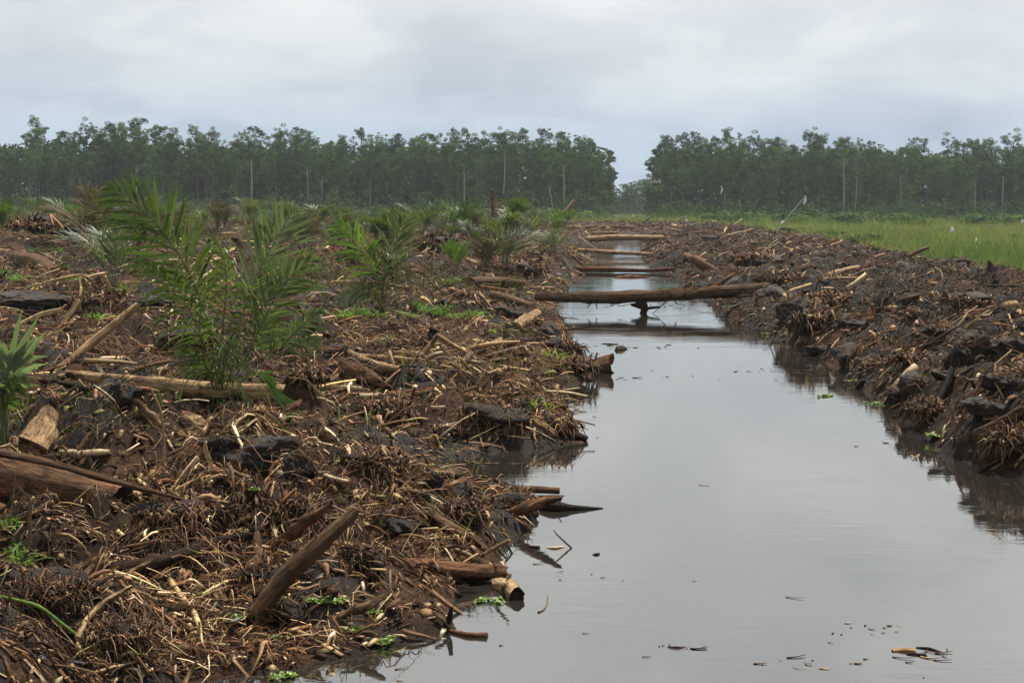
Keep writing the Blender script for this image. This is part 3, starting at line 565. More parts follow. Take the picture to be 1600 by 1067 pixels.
# hanging pale roots, lower left
for pts_, rr_, lb in (([(265, 905), (285, 935), (308, 965), (318, 1012)], [4, 6, 5, 2], 'frayed pale root hanging down the bank, right one of the two'),
                      ([(266, 908), (274, 950), (270, 985), (245, 1008)], [3, 3, 2.5, 1.5], 'frayed pale root hanging down the bank, left one of the two'),
                      ([(432, 788), (426, 815), (432, 845), (450, 865)], [3, 3.5, 3, 2], 'pale curled root hanging from the dark tangle above the stake'),
                      ([(325, 745), (330, 725), (320, 700), (322, 690)], [2, 3.5, 3, 1.5], 'pale curled root standing beside the orange bark piece')):
    W('root', lb, 'root', pts_, rr_, 'straw', 'pale', free=[0, 0.0, -.05, -.1], rough=.2, seg=7, mat=M_stick)
W('branch', 'orange peeled bark piece lying left of the grey peat block', 'branch', [(333, 728), (348, 741), (362, 754)], [3, 6, 3], (0.45, 0.24, 0.11), 'straw', z=0.03)
W('stick', 'orange bent stick lying among the water lettuce at lower left', 'stick', [(438, 988), (460, 985), (485, 977)], [3.5, 4, 3], (0.42, 0.24, 0.11), 'straw', z=.03)
W('stick', 'pale peeled stick below the orange bent one', 'stick', [(465, 985), (480, 992), (495, 998)], [3, 4, 3], 'straw', 'pale', z=.03)
W('stick', 'pinkish stick sticking up at the bottom edge of the bank', 'stick', [(288, 1068), (298, 1048), (308, 1032)], [3, 3, 2.5], 'tan', 'straw', free=[0, 0, 0])
W('twig', 'tall thin curved twig standing left of the large palm', 'twig', [(256, 735), (257, 690), (252, 640), (234, 603)], [2.4, 2.2, 1.8, 1], 'tan', free=[0, 0, 0, 0], seg=6, mat=M_stick)
W('twig', 'long arching green brown vine crossing the lower left corner', 'twig', [(-10, 930), (60, 945), (110, 985), (160, 1020)], [3, 3, 2.5, 2], 'green', free=[-.1, -.1, 0, 0], base=2, seg=6, mat=M_stick)
W('twig', 'bare dark twig bent upwards in front of the thickest log', 'twig', [(48, 850), (46, 810), (48, 780), (20, 752)], [3, 3.5, 3, 2], 'brown', free=[-.2, -.2, -.2, -.2], base=0, seg=6, mat=M_stick)
for pts_, rr_, lb in (([(28, 705), (60, 706), (78, 707)], [5, 6, 5], 'left'), ([(95, 708), (110, 709), (128, 710)], [6, 7, 6], 'middle'), ([(133, 708), (155, 707), (172, 706)], [5, 6, 4], 'right')):
    W('log', f'whitish bleached wood piece above the thickest log, {lb} one of three', 'log', pts_, rr_, 'pale', 'straw', group='bleached wood pieces above the thickest log', z=.02)
for pts_, rr_, lb in (([(340, 680), (370, 655), (408, 635)], [3, 8, 5], 'splintered whitish bark plate lying on top of the grey peat block'), ([(350, 690), (380, 668), (400, 655)], [2, 6, 3], 'lower splintered bark plate on the grey peat block')):
    W('bark_plate', lb, 'bark', pts_, rr_, 'straw', 'pale', flat=.4, jag=1.6, rough=.25, z=.06)
W('stump', 'squat brown stump with fibrous top left of the thickest log', 'stump', [(45, 700), (62, 675), (78, 645)], [30, 24, 13], 'tan', 'tan', free=[0, .1, .2], rough=.2, jag=.6)
# the white tipped marker sticks in the clearing
for pts_, dep, lb in (([(1214, 362), (1235, 335), (1258, 308)], 60, 'thin white marker stick leaning right at the edge of the right clearing'), ([(1117, 338), (1122, 315), (1127, 293)], 150, 'thin dark marker stick with white tip before the right hand forest'), ([(672, 352), (672, 335), (672, 318)], 90, 'thin pale marker stick with white tip in the left clearing')):
    pp = np.array([PD(a, b_, dep) for a, b_ in pts_]); root = link('marker_stick', None, label=lb, category='marker stick'); root.location = pp[0]
    xf = Matrix.Translation(pp[0])
    mb = MB(); tube(mb, pp, [1.1 / F * dep] * 3, 6, (0.35, 0.32, 0.28) if dep == 60 else (0.12, 0.11, .09), None, .1); link('stick', mb.mesh('stick', True, xf), M_stick, root)
    mb = MB(); q = np.array([PD(pts_[-1][0] + a, pts_[-1][1] + b_, dep) for a, b_ in ((0, -2), (1, 5), (-2, 11))]); tube(mb, q, [0.8 / F * dep, 2.2 / F * dep, .9 / F * dep], 6, (.8, .8, .8), None, .3, flat=.3); link('flag', mb.mesh('flag', True, xf), M_cloth, root)
    if dep == 60:
        mb = MB(); q = np.array([PD(a, b_, dep) for a, b_ in ((1221, 350), (1224, 346))]); tube(mb, q, [2 / F * dep] * 2, 6, (.75, .75, .75), None, .4); link('knot', mb.mesh('knot', True, xf), M_cloth, root)
# white rags in the grass
for (a, b_, s_, dep, lb) in ((1487, 358, 4.5, 75, 'white plastic rag caught in the grass, larger one'), (1525, 374, 3, 58, 'small white rag low in the grass near the right edge'), (1597, 345, 3, 95, 'white rag in the grass at the right edge'), (1072, 344, 2.4, 120, 'white scrap in the grass near the end of the dirt bank')):
    mb = MB(); q = np.array([PD(a + .3 * s_ * u, b_ - s_ * v, dep) for u, v in ((-1, -1), (0.5, -.2), (0, 1))]); tube(mb, q, [s_ * .6 / F * dep, s_ * .55 / F * dep, s_ * .15 / F * dep], 9, (.75, .76, .78), None, .35)
    xf = Matrix.Translation(q[0]); o_ = link('plastic_rag', mb.mesh('plastic_rag', True, xf), M_cloth, label=lb, category='rag'); o_.matrix_world = xf

# ------------------------------------------------------------------ landmarks and automatic labels for the many loose things
LM = [(345, 500, 'the large green palm'), (590, 430, 'the middle palm'), (20, 600, 'the left edge palm'), (90, 760, 'the thickest log'), (400, 705, 'the grey peat block'), (480, 875, 'the leaning stake'), (690, 890, 'the reddish split log'),
      (250, 870, 'the crossed dark branches'), (610, 570, 'the heap of broken beams'), (830, 675, 'the bank point'), (915, 582, 'the ragged log end'), (850, 780, 'the driftwood point'), (740, 750, 'the small inlet'), (700, 490, 'the green grass tufts'),
      (840, 465, 'the left end of the bridge log'), (1195, 455, 'the right end of the bridge log'), (770, 330, 'the upright dark pole'), (880, 335, 'the leaning far pole'), (60, 410, 'the stubby upper left log'), (150, 530, 'the long leaning pole'), (70, 490, 'the pale branches at left'),
      (1110, 420, 'the slanting right bank log'), (1310, 428, 'the light split log'), (1362, 488, 'the orange stump'), (1475, 600, 'the forked grey branch'), (1548, 420, 'the pointed stump'), (1370, 570, 'the red log stub'), (1560, 690, 'the dark bank hollow'), (1525, 545, 'the big black clod'),
      (1240, 335, 'the white marker stick'), (1487, 355, 'the larger white rag'), (1122, 315, 'the white tipped far stick'), (960, 375, 'the far crossing logs'), (310, 970, 'the hanging pale roots'), (440, 1045, 'the bottom lettuce clump'), (430, 820, 'the curled root'), (1200, 530, 'the right bank lettuce mats'), (500, 490, 'the small drooping palm fronds'), (560, 1000, 'the lettuce covered shore')]
def rel(px, py, lm):
    dx_, dy_ = px - lm[0], py - lm[1]
    dist = math.hypot(dx_, 1.5 * dy_)
    if dist < 22: w_ = 'beside'
    elif abs(dx_) > 1.6 * abs(dy_): w_ = 'left of' if dx_ < 0 else 'right of'
    else: w_ = 'behind' if dy_ < 0 else 'in front of'
    if dist > 110: w_ = 'well ' + w_ if w_ != 'beside' else w_
    return w_
def auto_label(p, desc):
    px, py = proj(p); ls = sorted(LM, key=lambda q: math.hypot(q[0] - px, 1.5 * (q[1] - py)))
    c = [f'{desc} {rel(px, py, ls[0])} {ls[0][2]}', f'{desc} {rel(px, py, ls[1])} {ls[1][2]}', f'{desc} between {ls[0][2]} and {ls[1][2]}', f'{desc} {rel(px, py, ls[2])} {ls[2][2]}', f'{desc} between {ls[0][2]} and {ls[2][2]}']
    for s_ in c:
        if s_ not in _seen_labels and len(s_.split()) <= 16: _seen_labels[s_] = 1; return s_
    return c[0]
# single loose branches
def proto_branch(i, colname):
    g = np.random.default_rng(100 + i); mb = MB(); c = np.array(PAL[colname]); r0 = 0.035
    k = 5; pts = np.stack([np.linspace(0, 1, k), np.cumsum(g.normal(0, .055, k)), np.cumsum(g.normal(0, .035, k))], -1)
    tube(mb, pts, r0 * np.linspace(1, g.uniform(.2, .7), k) * g.uniform(.8, 1.2, k), 8, c, np.minimum(c * 1.5, .55), .12, 1.2, i)
    for _ in range(g.integers(0, 3)):
        a = pts[g.integers(1, k - 1)]; d = np.array([g.uniform(.05, .2), g.normal(0, .12), abs(g.normal(0, .1))])
        tube(mb, [a, a + d * .6, a + d], [r0 * .5, r0 * .4, r0 * .25], 6, c, c * 1.3, .12, 1, i + 50)
    return mb.mesh('branch', True)
cols_ = ['brown', 'tan', 'straw', 'red', 'pale', 'dark']
names_ = {'brown': 'brown', 'tan': 'light brown', 'straw': 'straw coloured', 'red': 'reddish', 'pale': 'cream coloured', 'dark': 'dark'}
protos = {(c, i): proto_branch(i + 10 * k, c) for k, c in enumerate(cols_) for i in range(4)}
for c, m_ in protos.items(): m_.materials.append(M_stick)
bx_, by_ = sample_land(200, 6.0, 48)
first = None
order = np.argsort(by_)
for j in order:
    c = random.choices(cols_, [4, 4, 1.6, 2.6, .9, 2])[0]; i = random.randrange(4); x, y = bx_[j], by_[j]
    Ls = float(rng.gamma(3.0, .085) * (y / 12) ** .45 + .14); th = rng.uniform(-.9, .9) + (random.random() < .3) * 1.6
    z1 = float(hq(x, y)); dxy = np.array([math.cos(th), math.sin(th)]) * Ls; z2 = max(float(hq(x + dxy[0], y + dxy[1])), 0.0)
    til = math.atan2(z2 - z1, Ls) + max(0, random.gauss(0, .2))
    if first is None: ob = link('branch', protos[(c, i)]); first = ob
    else: ob = first.copy(); ob.data = protos[(c, i)]; COL.objects.link(ob)
    tk = rng.uniform(.35, 1.25)
    ob.location = (x, y, z1 + .02 + .015 * Ls); ob.rotation_euler = (rng.uniform(0, 6.28), -til, th); ob.scale = (Ls, Ls * .6 * tk, Ls * .6 * tk)
    sz = 'long' if Ls > .6 else ('short' if Ls < .33 else 'mid-sized'); thn = 'thin' if tk < .9 else 'thick'
    ob['label'] = auto_label((x, y, z1), f'{sz} {thn} {names_[c]} stick'); ob['category'] = 'branch'; ob['group'] = 'loose broken branches on the banks'

# ------------------------------------------------------------------ peat clods
def ico(sub):
    import bmesh
    bm = bmesh.new(); bmesh.ops.create_icosphere(bm, subdivisions=sub, radius=1); V = np.array([v.co[:] for v in bm.verts]); T_ = np.array([[v.index for v in f.verts] for f in bm.faces]); bm.free(); return V, T_
IV, IT = ico(4); IV3, IT3 = ico(3)
def clod_mesh(seed, fine=True, block=0.9, tint=None):
    V, T_ = (IV, IT) if fine else (IV3, IT3)
    g = np.random.default_rng(seed); d = V / np.linalg.norm(V, axis=1, keepdims=True)
    # faceted block: minimum over random cutting planes
    pl = g.normal(0, 1, (11, 3)); pl /= np.linalg.norm(pl, axis=1, keepdims=True); off = g.uniform(.6, .95, 11)
    s_ = d @ pl.T; rr_ = np.where(s_ > 0.05, off / np.maximum(s_, .05), 9).min(1).clip(.35, 1.3)
    R_ = rr_ * block + (1 - block)
    nz_ = fbm(d[:, 0] * 2.3 + d[:, 2] * 1.9 + 7, d[:, 1] * 2.3 - d[:, 2] * 1.3 + seed, seed, 4) - .5
    n2_ = billow(d[:, 0] * 5 + d[:, 2] * 3, d[:, 1] * 5 + d[:, 2] * 4 + seed, seed + 3, 3) - .4
    n3_ = billow(d[:, 0] * 12 + d[:, 2] * 7, d[:, 1] * 12 - d[:, 2] * 9 + seed, seed + 6, 2) - .4
    R_ = R_ * (1 + .55 * nz_ + .40 * n2_ + .12 * n3_)
    c = np.array([0.046, 0.041, 0.038] if tint is None else tint) * (0.8 + 1.0 * (nz_[:, None] + .2)) ; br = np.array([.06, .035, .022])
    k = sm(.5, .62, fbm(d[:, 0] * 3 + 3, d[:, 1] * 3 + d[:, 2] * 3, seed + 8, 3))[:, None]; c = c * (1 - k) + br * k
    return mesh_np('peat_clod', d * R_[:, None], T_, None, np.clip(c, .012, .2), True)
def clod(px, py, wpx, hpx, label, seed, cat='peat clod', dz=0.0, deep=0.8):
    h_ = hit(px, py + hpx * .75); D = h_[1]; o_ = link('peat_clod', clod_mesh(seed), M_clod)
    p_ = PD(px, py, D + wpx / F * D * deep * .5)
    o_.location = p_ + np.array([0, 0, dz]); o_.scale = (wpx / F * D * 1.05, wpx / F * D * deep, hpx / F * D * .9); o_.location.z -= hpx / F * D * .25; o_.rotation_euler = (0, 0, 0)
    o_['label'] = label; o_['category'] = cat
clod(400, 703, 72, 36, 'large smooth grey peat block below the large green palm', 3)
clod(352, 690, 30, 22, 'smaller grey peat lump leaning on the large peat block', 4)
clod(468, 722, 24, 26, 'grey peat lump right of the large peat block', 14)
clod(50, 468, 62, 17, 'long low grey peat ridge at the left edge', 5)
clod(235, 470, 45, 12, 'low black peat ridge left of the large palm', 15)
clod(622, 815, 34, 13, 'flat wet grey slab of peat above the split log', 6, deep=1.2)
clod(655, 778, 15, 14, 'small pale grey lump of peat on the slope', 7)
clod(674, 748, 15, 20, 'dark pointed peat lump above the inlet slope', 8)
clod(568, 875, 28, 27, 'dark brown fibrous lump left of the split log', 9)
clod(808, 790, 28, 22, 'wet black peat lump at the driftwood point', 10)
clod(795, 488, 24, 12, 'pale grey weathered root lump near the canal edge', 11)
clod(700, 474, 16, 8, 'grey crumbled peat lump right behind the grass tufts', 12)
clod(540, 548, 30, 13, 'dark grey peat mound behind the heap of beams', 13)
clod(1520, 545, 36, 30, 'big black glistening clod on the right bank', 21)
clod(1570, 590, 40, 22, 'flat topped wet grey clod below the big black one', 22)
clod(1575, 540, 30, 22, 'dark grey clod at the right edge beside the big black one', 23)
clod(1470, 515, 30, 12, 'flat smooth grey peat patch left of the big black clod', 24)
clod(1330, 500, 34, 14, 'grey smooth peat shelf left of the orange stump', 25)
clod(1430, 600, 28, 22, 'dark wet clod left of the forked grey branch', 26)
clod(1400, 622, 22, 20, 'rounded black clod at the water left of the forked branch', 27)
clod(1240, 480, 34, 26, 'dark root clod standing at the right end of the bridge log', 28)
clod(1545, 640, 40, 22, 'dark clod roofing the bank hollow', 29)
clod(1290, 395, 22, 8, 'pale grey clod on the far crest of the right bank', 30)
clod(1110, 372, 14, 8, 'grey upright clod near the far crossing logs', 31)
clod(860, 520, 24, 18, 'brown rotten stump like lump at the left canal edge', 32)
cm = [clod_mesh(200 + i, False) for i in range(10)]
for m_ in cm: m_.materials.append(M_clod)
cx1, cy1 = sample_land(110, 9, 80, side='R'); cx2, cy2 = sample_land(22, 9, 50, side='L')
f_ = None
for x, y, sd_ in sorted(zip(np.r_[cx1, cx2], np.r_[cy1, cy2], ['right'] * 110 + ['left'] * 22), key=lambda q: q[1]):
    k = random.randrange(10); s_ = float(rng.gamma(3, .034) * (y / 15) ** .5 + .03)
    if f_ is None: f_ = ob = link('peat_clod', cm[k])
    else: ob = f_.copy(); ob.data = cm[k]; COL.objects.link(ob)
    ob.location = (x, y, float(hq(x, y)) + s_ * .05); ob.rotation_euler = (random.uniform(-.4, .4), random.uniform(-.4, .4), random.uniform(0, 6.28)); ob.scale = (s_ * random.uniform(.8, 1.4), s_, s_ * random.uniform(.45, .8))
    ob['label'] = auto_label((x, y, ob.location.z), ('small' if s_ < .15 else 'bulky') + random.choice([' angular', ' crumbling', ' flat topped', ' rough']) + ' dark peat clod'); ob['category'] = 'peat clod'; ob['group'] = 'peat clods on the banks'

# rotted fibres caught on the clods
cl_objs = [o_ for o_ in bpy.data.objects if o_.name.split('.')[0] == 'peat_clod']
X_, Y_, Z_, S_ = [], [], [], []
for o_ in cl_objs:
    sx, sy, sz = o_.scale; k = int(12 + 80 * min(1, sx * 60 / max(o_.location.y, 5)))
    for _ in range(k):
        a_ = rng.uniform(0, 6.28); r_ = rng.uniform(0, .8)
        X_.append(o_.location.x + sx * r_ * math.cos(a_)); Y_.append(o_.location.y + sy * r_ * math.sin(a_)); Z_.append(o_.location.z + sz * .72 * math.sqrt(1 - r_ * r_)); S_.append((o_.location.y / 12) ** .5)
X_, Y_, Z_, S_ = map(np.array, (X_, Y_, Z_, S_)); n_ = len(X_)
me_ = strands('clod_fibres', X_, Y_, rng.uniform(0, 6.28, n_), (rng.gamma(2, .05, n_) + .04) * S_, (rng.gamma(1.5, .002, n_) + .0015) * S_, pick(n_, {'dark': 3, 'brown': 5, 'red': 2, 'tan': 2, 'straw': .6}), 4, 3, rng.normal(0, 1.5, n_), z0=Z_, arch=.02, tilt=rng.normal(-.1, .4, n_))
stuff('clod_fibres', me_, M_stick, 'rotted root fibres lying over the peat clods')
# splintered chunks of wood
def proto_chunk(i, colname):
    g = np.random.default_rng(900 + i); mb = MB(); c = np.array(PAL[colname])
    pts = np.array([[0, 0, 0], [.35, g.normal(0, .04), 0], [.7, g.normal(0, .05), 0], [1, g.normal(0, .06), 0]]); tube(mb, pts, np.array([.5, 1, .9, .35]) * g.uniform(.10, .17), 9, c, np.minimum(c * 1.6, .5), .28, 1.8, i, g.uniform(.35, .8), PAL[['tan', 'dark', 'straw', 'brown'][i % 4]])
    return mb.mesh('wood_chunk', True)
cps = [(c, proto_chunk(i + 5 * k, c)) for k, c in enumerate(['brown', 'red', 'dark', 'tan']) for i in range(4)]
for c, m_ in cps: m_.materials.append(M_wood)
kx, ky = sample_land(290, 6.2, 60)
_far = np.hypot(kx - P(735, 905)[0], ky - P(735, 905)[1]) > 1.1; kx, ky = kx[_far], ky[_far]; f_ = None
for j in np.argsort(ky):
    x, y = kx[j], ky[j]; c, m_ = random.choices(cps, [4] * 4 + [3] * 4 + [3] * 4 + [2] * 4)[0]
    if f_ is None: f_ = ob = link('wood_chunk', m_)
    else: ob = f_.copy(); ob.data = m_; COL.objects.link(ob)
    s_ = float(rng.gamma(3, .07) * (y / 12) ** .45 + .12); ob.scale = (s_, s_ * random.uniform(.8, 1.5), s_ * random.uniform(.8, 1.5)); ob.location = (x, y, float(hq(x, y)) + .04 * s_ + .01); ob.rotation_euler = (random.uniform(-.6, .6), random.gauss(-.05, .3), random.uniform(0, 6.28))
    ob['label'] = auto_label((x, y, ob.location.z), ('large ' if s_ > .45 else 'small ') + names_[c] + ' splintered wood chunk'); ob['category'] = 'wood chunk'; ob['group'] = 'splintered wood chunks on the banks'

# root tangles: bristling mounds
def tangle(px, py, wpx, hpx, label, seed, n_=260, spec=None):
    n_ = int(n_ * 1.7)
    g = np.random.default_rng(seed); h_ = hit(px, py + hpx * .8); D = h_[1]; c0 = PD(px, py, D + wpx / F * D * .4); a, b_ = wpx / F * D, hpx / F * D
    mb = MB()
    root = link('root_tangle', None, label=label, category='root tangle'); root.location = c0; xf = Matrix.Translation(c0)
    cl_ = link('clump', clod_mesh(seed + 300, False, .9, (.030, .019, .012)), M_clod, root); cl_.scale = (a * .7, a * .6, b_ * .7)
    for i in range(n_):
        u = g.normal(0, 1, 3); u /= np.linalg.norm(u); u[2] = abs(u[2]) * .9 - .25
        p0 = c0 + u * [a * .75, a * .65, b_ * .8]; Lg = g.gamma(2.5, .33) * b_ * .7
        tg = np.cross(u, g.normal(0, 1, 3)); tg /= np.linalg.norm(tg) + 1e-6
        d = u * .6 + tg * 1.0; d[2] += .1
        p1 = p0 + d * Lg * .5; p2 = p0 + d * Lg * .8 + np.array([g.normal(0, .2), g.normal(0, .2), -.65 - .2 * g.random()]) * Lg * .6
        r_ = g.uniform(.7, 2.2) / F * D * (1 if g.random() < .9 else 2)
        cc = np.array(PAL[g.choice(['dark', 'brown', 'red', 'tan', 'straw'], p=[.42, .38, .12, .07, .01])]) * g.uniform(.7, 1.3)
        pts = np.array([p0, p1, p2]); T = np.gradient(pts, axis=0); T /= np.linalg.norm(T, axis=1, keepdims=True) + 1e-9
        n1_ = np.cross(T, [0.1, .2, 1]); n1_ /= np.linalg.norm(n1_, axis=1, keepdims=True) + 1e-6; n2_ = np.cross(n1_, T)
        an = np.array([0, 2.09, 4.19]); rr_ = np.array([1, .8, .3]) * r_
        V = pts[:, None] + (np.cos(an)[None, :, None] * n1_[:, None] + np.sin(an)[None, :, None] * n2_[:, None]) * rr_[:, None, None]
        ii = np.arange(9).reshape(3, 3); q = np.stack([ii[:-1], np.roll(ii[:-1], -1, 1), np.roll(ii[1:], -1, 1), ii[1:]], -1).reshape(-1, 4)
        mb.add(V, q=q, c=cc)
    link('roots', mb.mesh('roots', False, xf), M_fibre, root)
tangle(430, 790, 70, 34, 'dark bristling root tangle above the leaning stake', 1, 420)
tangle(560, 870, 36, 28, 'dark root tangle at the left end of the split log', 2)
tangle(265, 800, 70, 26, 'brown root tangle right of the thickest log', 3, 320)
tangle(180, 985, 80, 32, 'dark root tangle beside the hanging pale roots', 4, 420)
tangle(600, 640, 60, 24, 'dark root tangle in front of the heap of beams', 5, 320)
tangle(770, 650, 70, 26, 'fibrous root tangle on the bank point', 6, 360)
tangle(300, 525, 60, 20, 'reddish root tangle behind the smooth fallen log', 7, 280)
tangle(140, 470, 40, 16, 'root tangle behind the pale branches at left', 8, 200)
tangle(690, 380, 50, 18, 'dark hollow root tangle behind the middle palm', 9, 260)
tangle(560, 400, 40, 22, 'brown upright root tangle left of the dark hollow one', 10, 220)
tangle(80, 355, 80, 22, 'wide root tangle heap at the upper left', 11, 380)
tangle(1265, 505, 36, 28, 'root tangle sagging under the right end of the bridge log', 12, 300)
tangle(1585, 690, 50, 30, 'big dark root tangle overhanging the water at the right edge', 13, 560)
tangle(1420, 560, 40, 14, 'low tangle of roots between orange stump and water', 14, 220)
tangle(1300, 470, 50, 16, 'brown root tangle on the right bank beside the bridge end', 15, 280)
tangle(880, 545, 34, 20, 'rusty brown root tangle hanging at the left canal edge', 16, 220)
tangle(720, 800, 44, 26, 'dark root tangle on the slope above the water', 17, 260)
tangle(480, 590, 40, 20, 'root tangle right of the foot of the large palm', 18, 220)
tangle(640, 540, 50, 16, 'low brown root tangle behind the peak of the wood heap', 19, 220)
tangle(820, 420, 40, 16, 'root tangle on the far left bank near the crossing logs', 20, 200)
tangle(1180, 405, 50, 14, 'far root tangle on the crest of the right bank', 21, 220)

tangle(905, 572, 34, 18, 'root tangle behind the ragged log end over the water', 22, 240)
tangle(872, 664, 34, 22, 'root tangle on the tip of the bank point', 23, 260)
tangle(345, 795, 60, 24, 'root tangle between the crossed branches and the stake', 24, 320)
tangle(70, 920, 80, 34, 'wide dark root tangle in the lower left corner', 25, 380)
tangle(590, 720, 60, 22, 'low root tangle above the inlet slope', 26, 300)
tangle(410, 900, 60, 26, 'dark root tangle left of the stake foot', 27, 320)
tangle(1500, 470, 60, 16, 'brown root tangle on the upper right bank', 28, 260)
tangle(1450, 640, 40, 22, 'root tangle at the water under the forked grey branch', 29, 300)
tangle(1220, 435, 50, 14, 'root tangle left of the light split log', 30, 220)

# ------------------------------------------------------------------ palms
def blade(mb, base, d, up, Lg, wd, droop, col, K=4, fold=.25):
    """one leaflet: a folded tapering strip that sags"""
    d = d / (np.linalg.norm(d) + 1e-9); s_ = np.cross(d, up); s_ /= np.linalg.norm(s_) + 1e-6
    t = np.linspace(0, 1, K); P_ = base + d * (t[:, None] * Lg); P_[:, 2] -= droop * Lg * t ** 2
    w_ = wd * np.array([.35, 1, .75, .05])[:K] if K == 4 else wd * (np.sin(np.pi * (t * .85 + .1)))
    nrm = np.cross(s_, d)
    V = np.stack([P_ - s_ * w_[:, None], P_ - nrm * (w_ * fold)[:, None], P_ + s_ * w_[:, None]], 1)
    ii = np.arange(K * 3).reshape(K, 3)
    q = np.concatenate([np.stack([ii[:-1, 0], ii[:-1, 1], ii[1:, 1], ii[1:, 0]], -1), np.stack([ii[:-1, 1], ii[:-1, 2], ii[1:, 2], ii[1:, 1]], -1)])
    cc = np.repeat(np.array(col)[None] * (1 - .1 * (t[:, None] > .9)), 3, 0).reshape(-1, 3) if False else np.array(col)
    mb.add(V.reshape(-1, 3), q=q, c=cc)
def frond(pts, nl, ll, wd, g, col=(0.060, 0.105, 0.026), start=.25, ang=.75, droop=.35, spread=None, dry=0.0, rr=.012, face=None, gone=0.0):
    """pts: rachis control points in metres; returns MB with rachis and leaflets"""
    pts = np.asarray(pts, float); mb = MB()
    acc = np.concatenate([[0], np.cumsum(np.linalg.norm(np.diff(pts, axis=0), axis=1))]); tt = np.linspace(0, acc[-1], 24)
    Pp = np.stack([np.interp(tt, acc, pts[:, i]) for i in range(3)], -1)
    for _ in range(4): Pp[1:-1] = .25 * Pp[:-2] + .5 * Pp[1:-1] + .25 * Pp[2:]
    T = np.gradient(Pp, axis=0); T /= np.linalg.norm(T, axis=1, keepdims=True)
    tube(mb, Pp, np.linspace(rr, rr * .25, 24), 5, np.array(col) * 1.3 + np.array([.02, .0, 0]), None, .03)
    for i in range(nl):
        u = start + (1 - start) * (i + g.random() * .5) / nl; k = u * 23; a = int(min(k, 22)); f = k - a
        b0 = Pp[a] * (1 - f) + Pp[a + 1] * f; t0 = T[a]
        side0 = np.cross(t0, face if face is not None else np.array([0, 0, 1.0])); side0 /= np.linalg.norm(side0) + 1e-6
        upv = np.cross(side0, t0)
        for sgn in (-1, 1):
            if g.random() < gone: continue
            an = ang * (1.15 - .55 * u) + g.normal(0, .12)
            d = t0 * math.cos(an) + side0 * sgn * math.sin(an) + upv * g.uniform(-.1, .35)
            Lg = ll * (math.sin(math.pi * min(1, (u - start) / (1 - start) * .8 + .22)) ** .7) * g.uniform(.85, 1.1)
            isd = g.random() < dry
            c = np.array(col) * g.uniform(.7, 1.35) if not isd else np.array([.095, .078, .047]) * g.uniform(.6, 1.4)
            blade(mb, b0, d, upv, Lg, wd * (.5 if isd else 1), droop * g.uniform(.6, 1.5) * (1.6 if isd else 1), c)
    return mb
def palm_px(label, base_px, fronds, seed, stem_r=.03, group=None, name='palm'):
    g = np.random.default_rng(seed); b0 = hit(*base_px); D = b0[1]; root = link(name, None, label=label, category='palm'); root.location = b0
    xf = Matrix.Translation(b0)
    for fr_ in fronds:
        pts = [PD(a, b_, D + dd) for a, b_, dd in fr_['p']]
        kw = {k: v for k, v in fr_.items() if k not in ('p', 'lp', 'wp')}
        mb = frond(pts, kw.pop('n', 34), fr_.get('lp', 90) / F * D, fr_.get('wp', 2.7) / F * D, g, **kw)
        link('frond', mb.mesh('frond', False, xf), M_palm, root)
    mb = MB()
    for i in range(5):
        a = g.normal(0, .05, 2); tube(mb, [b0 + [a[0], a[1], -.08], b0 + [a[0] * .6, a[1] * .6, .25], b0 + [a[0] * 1.6, a[1] * 1.6, .6]], [stem_r, stem_r * .8, stem_r * .3], 7, (.075, .085, .035), None, .1, seed=i)
    link('stem', mb.mesh('stem', True, xf), M_stick, root)
    return root
cam_face = np.array([0, -1.0, .25])
G1 = (0.082, 0.120, 0.030); G2 = (0.095, 0.126, 0.050); G3 = (0.125, 0.152, 0.080)
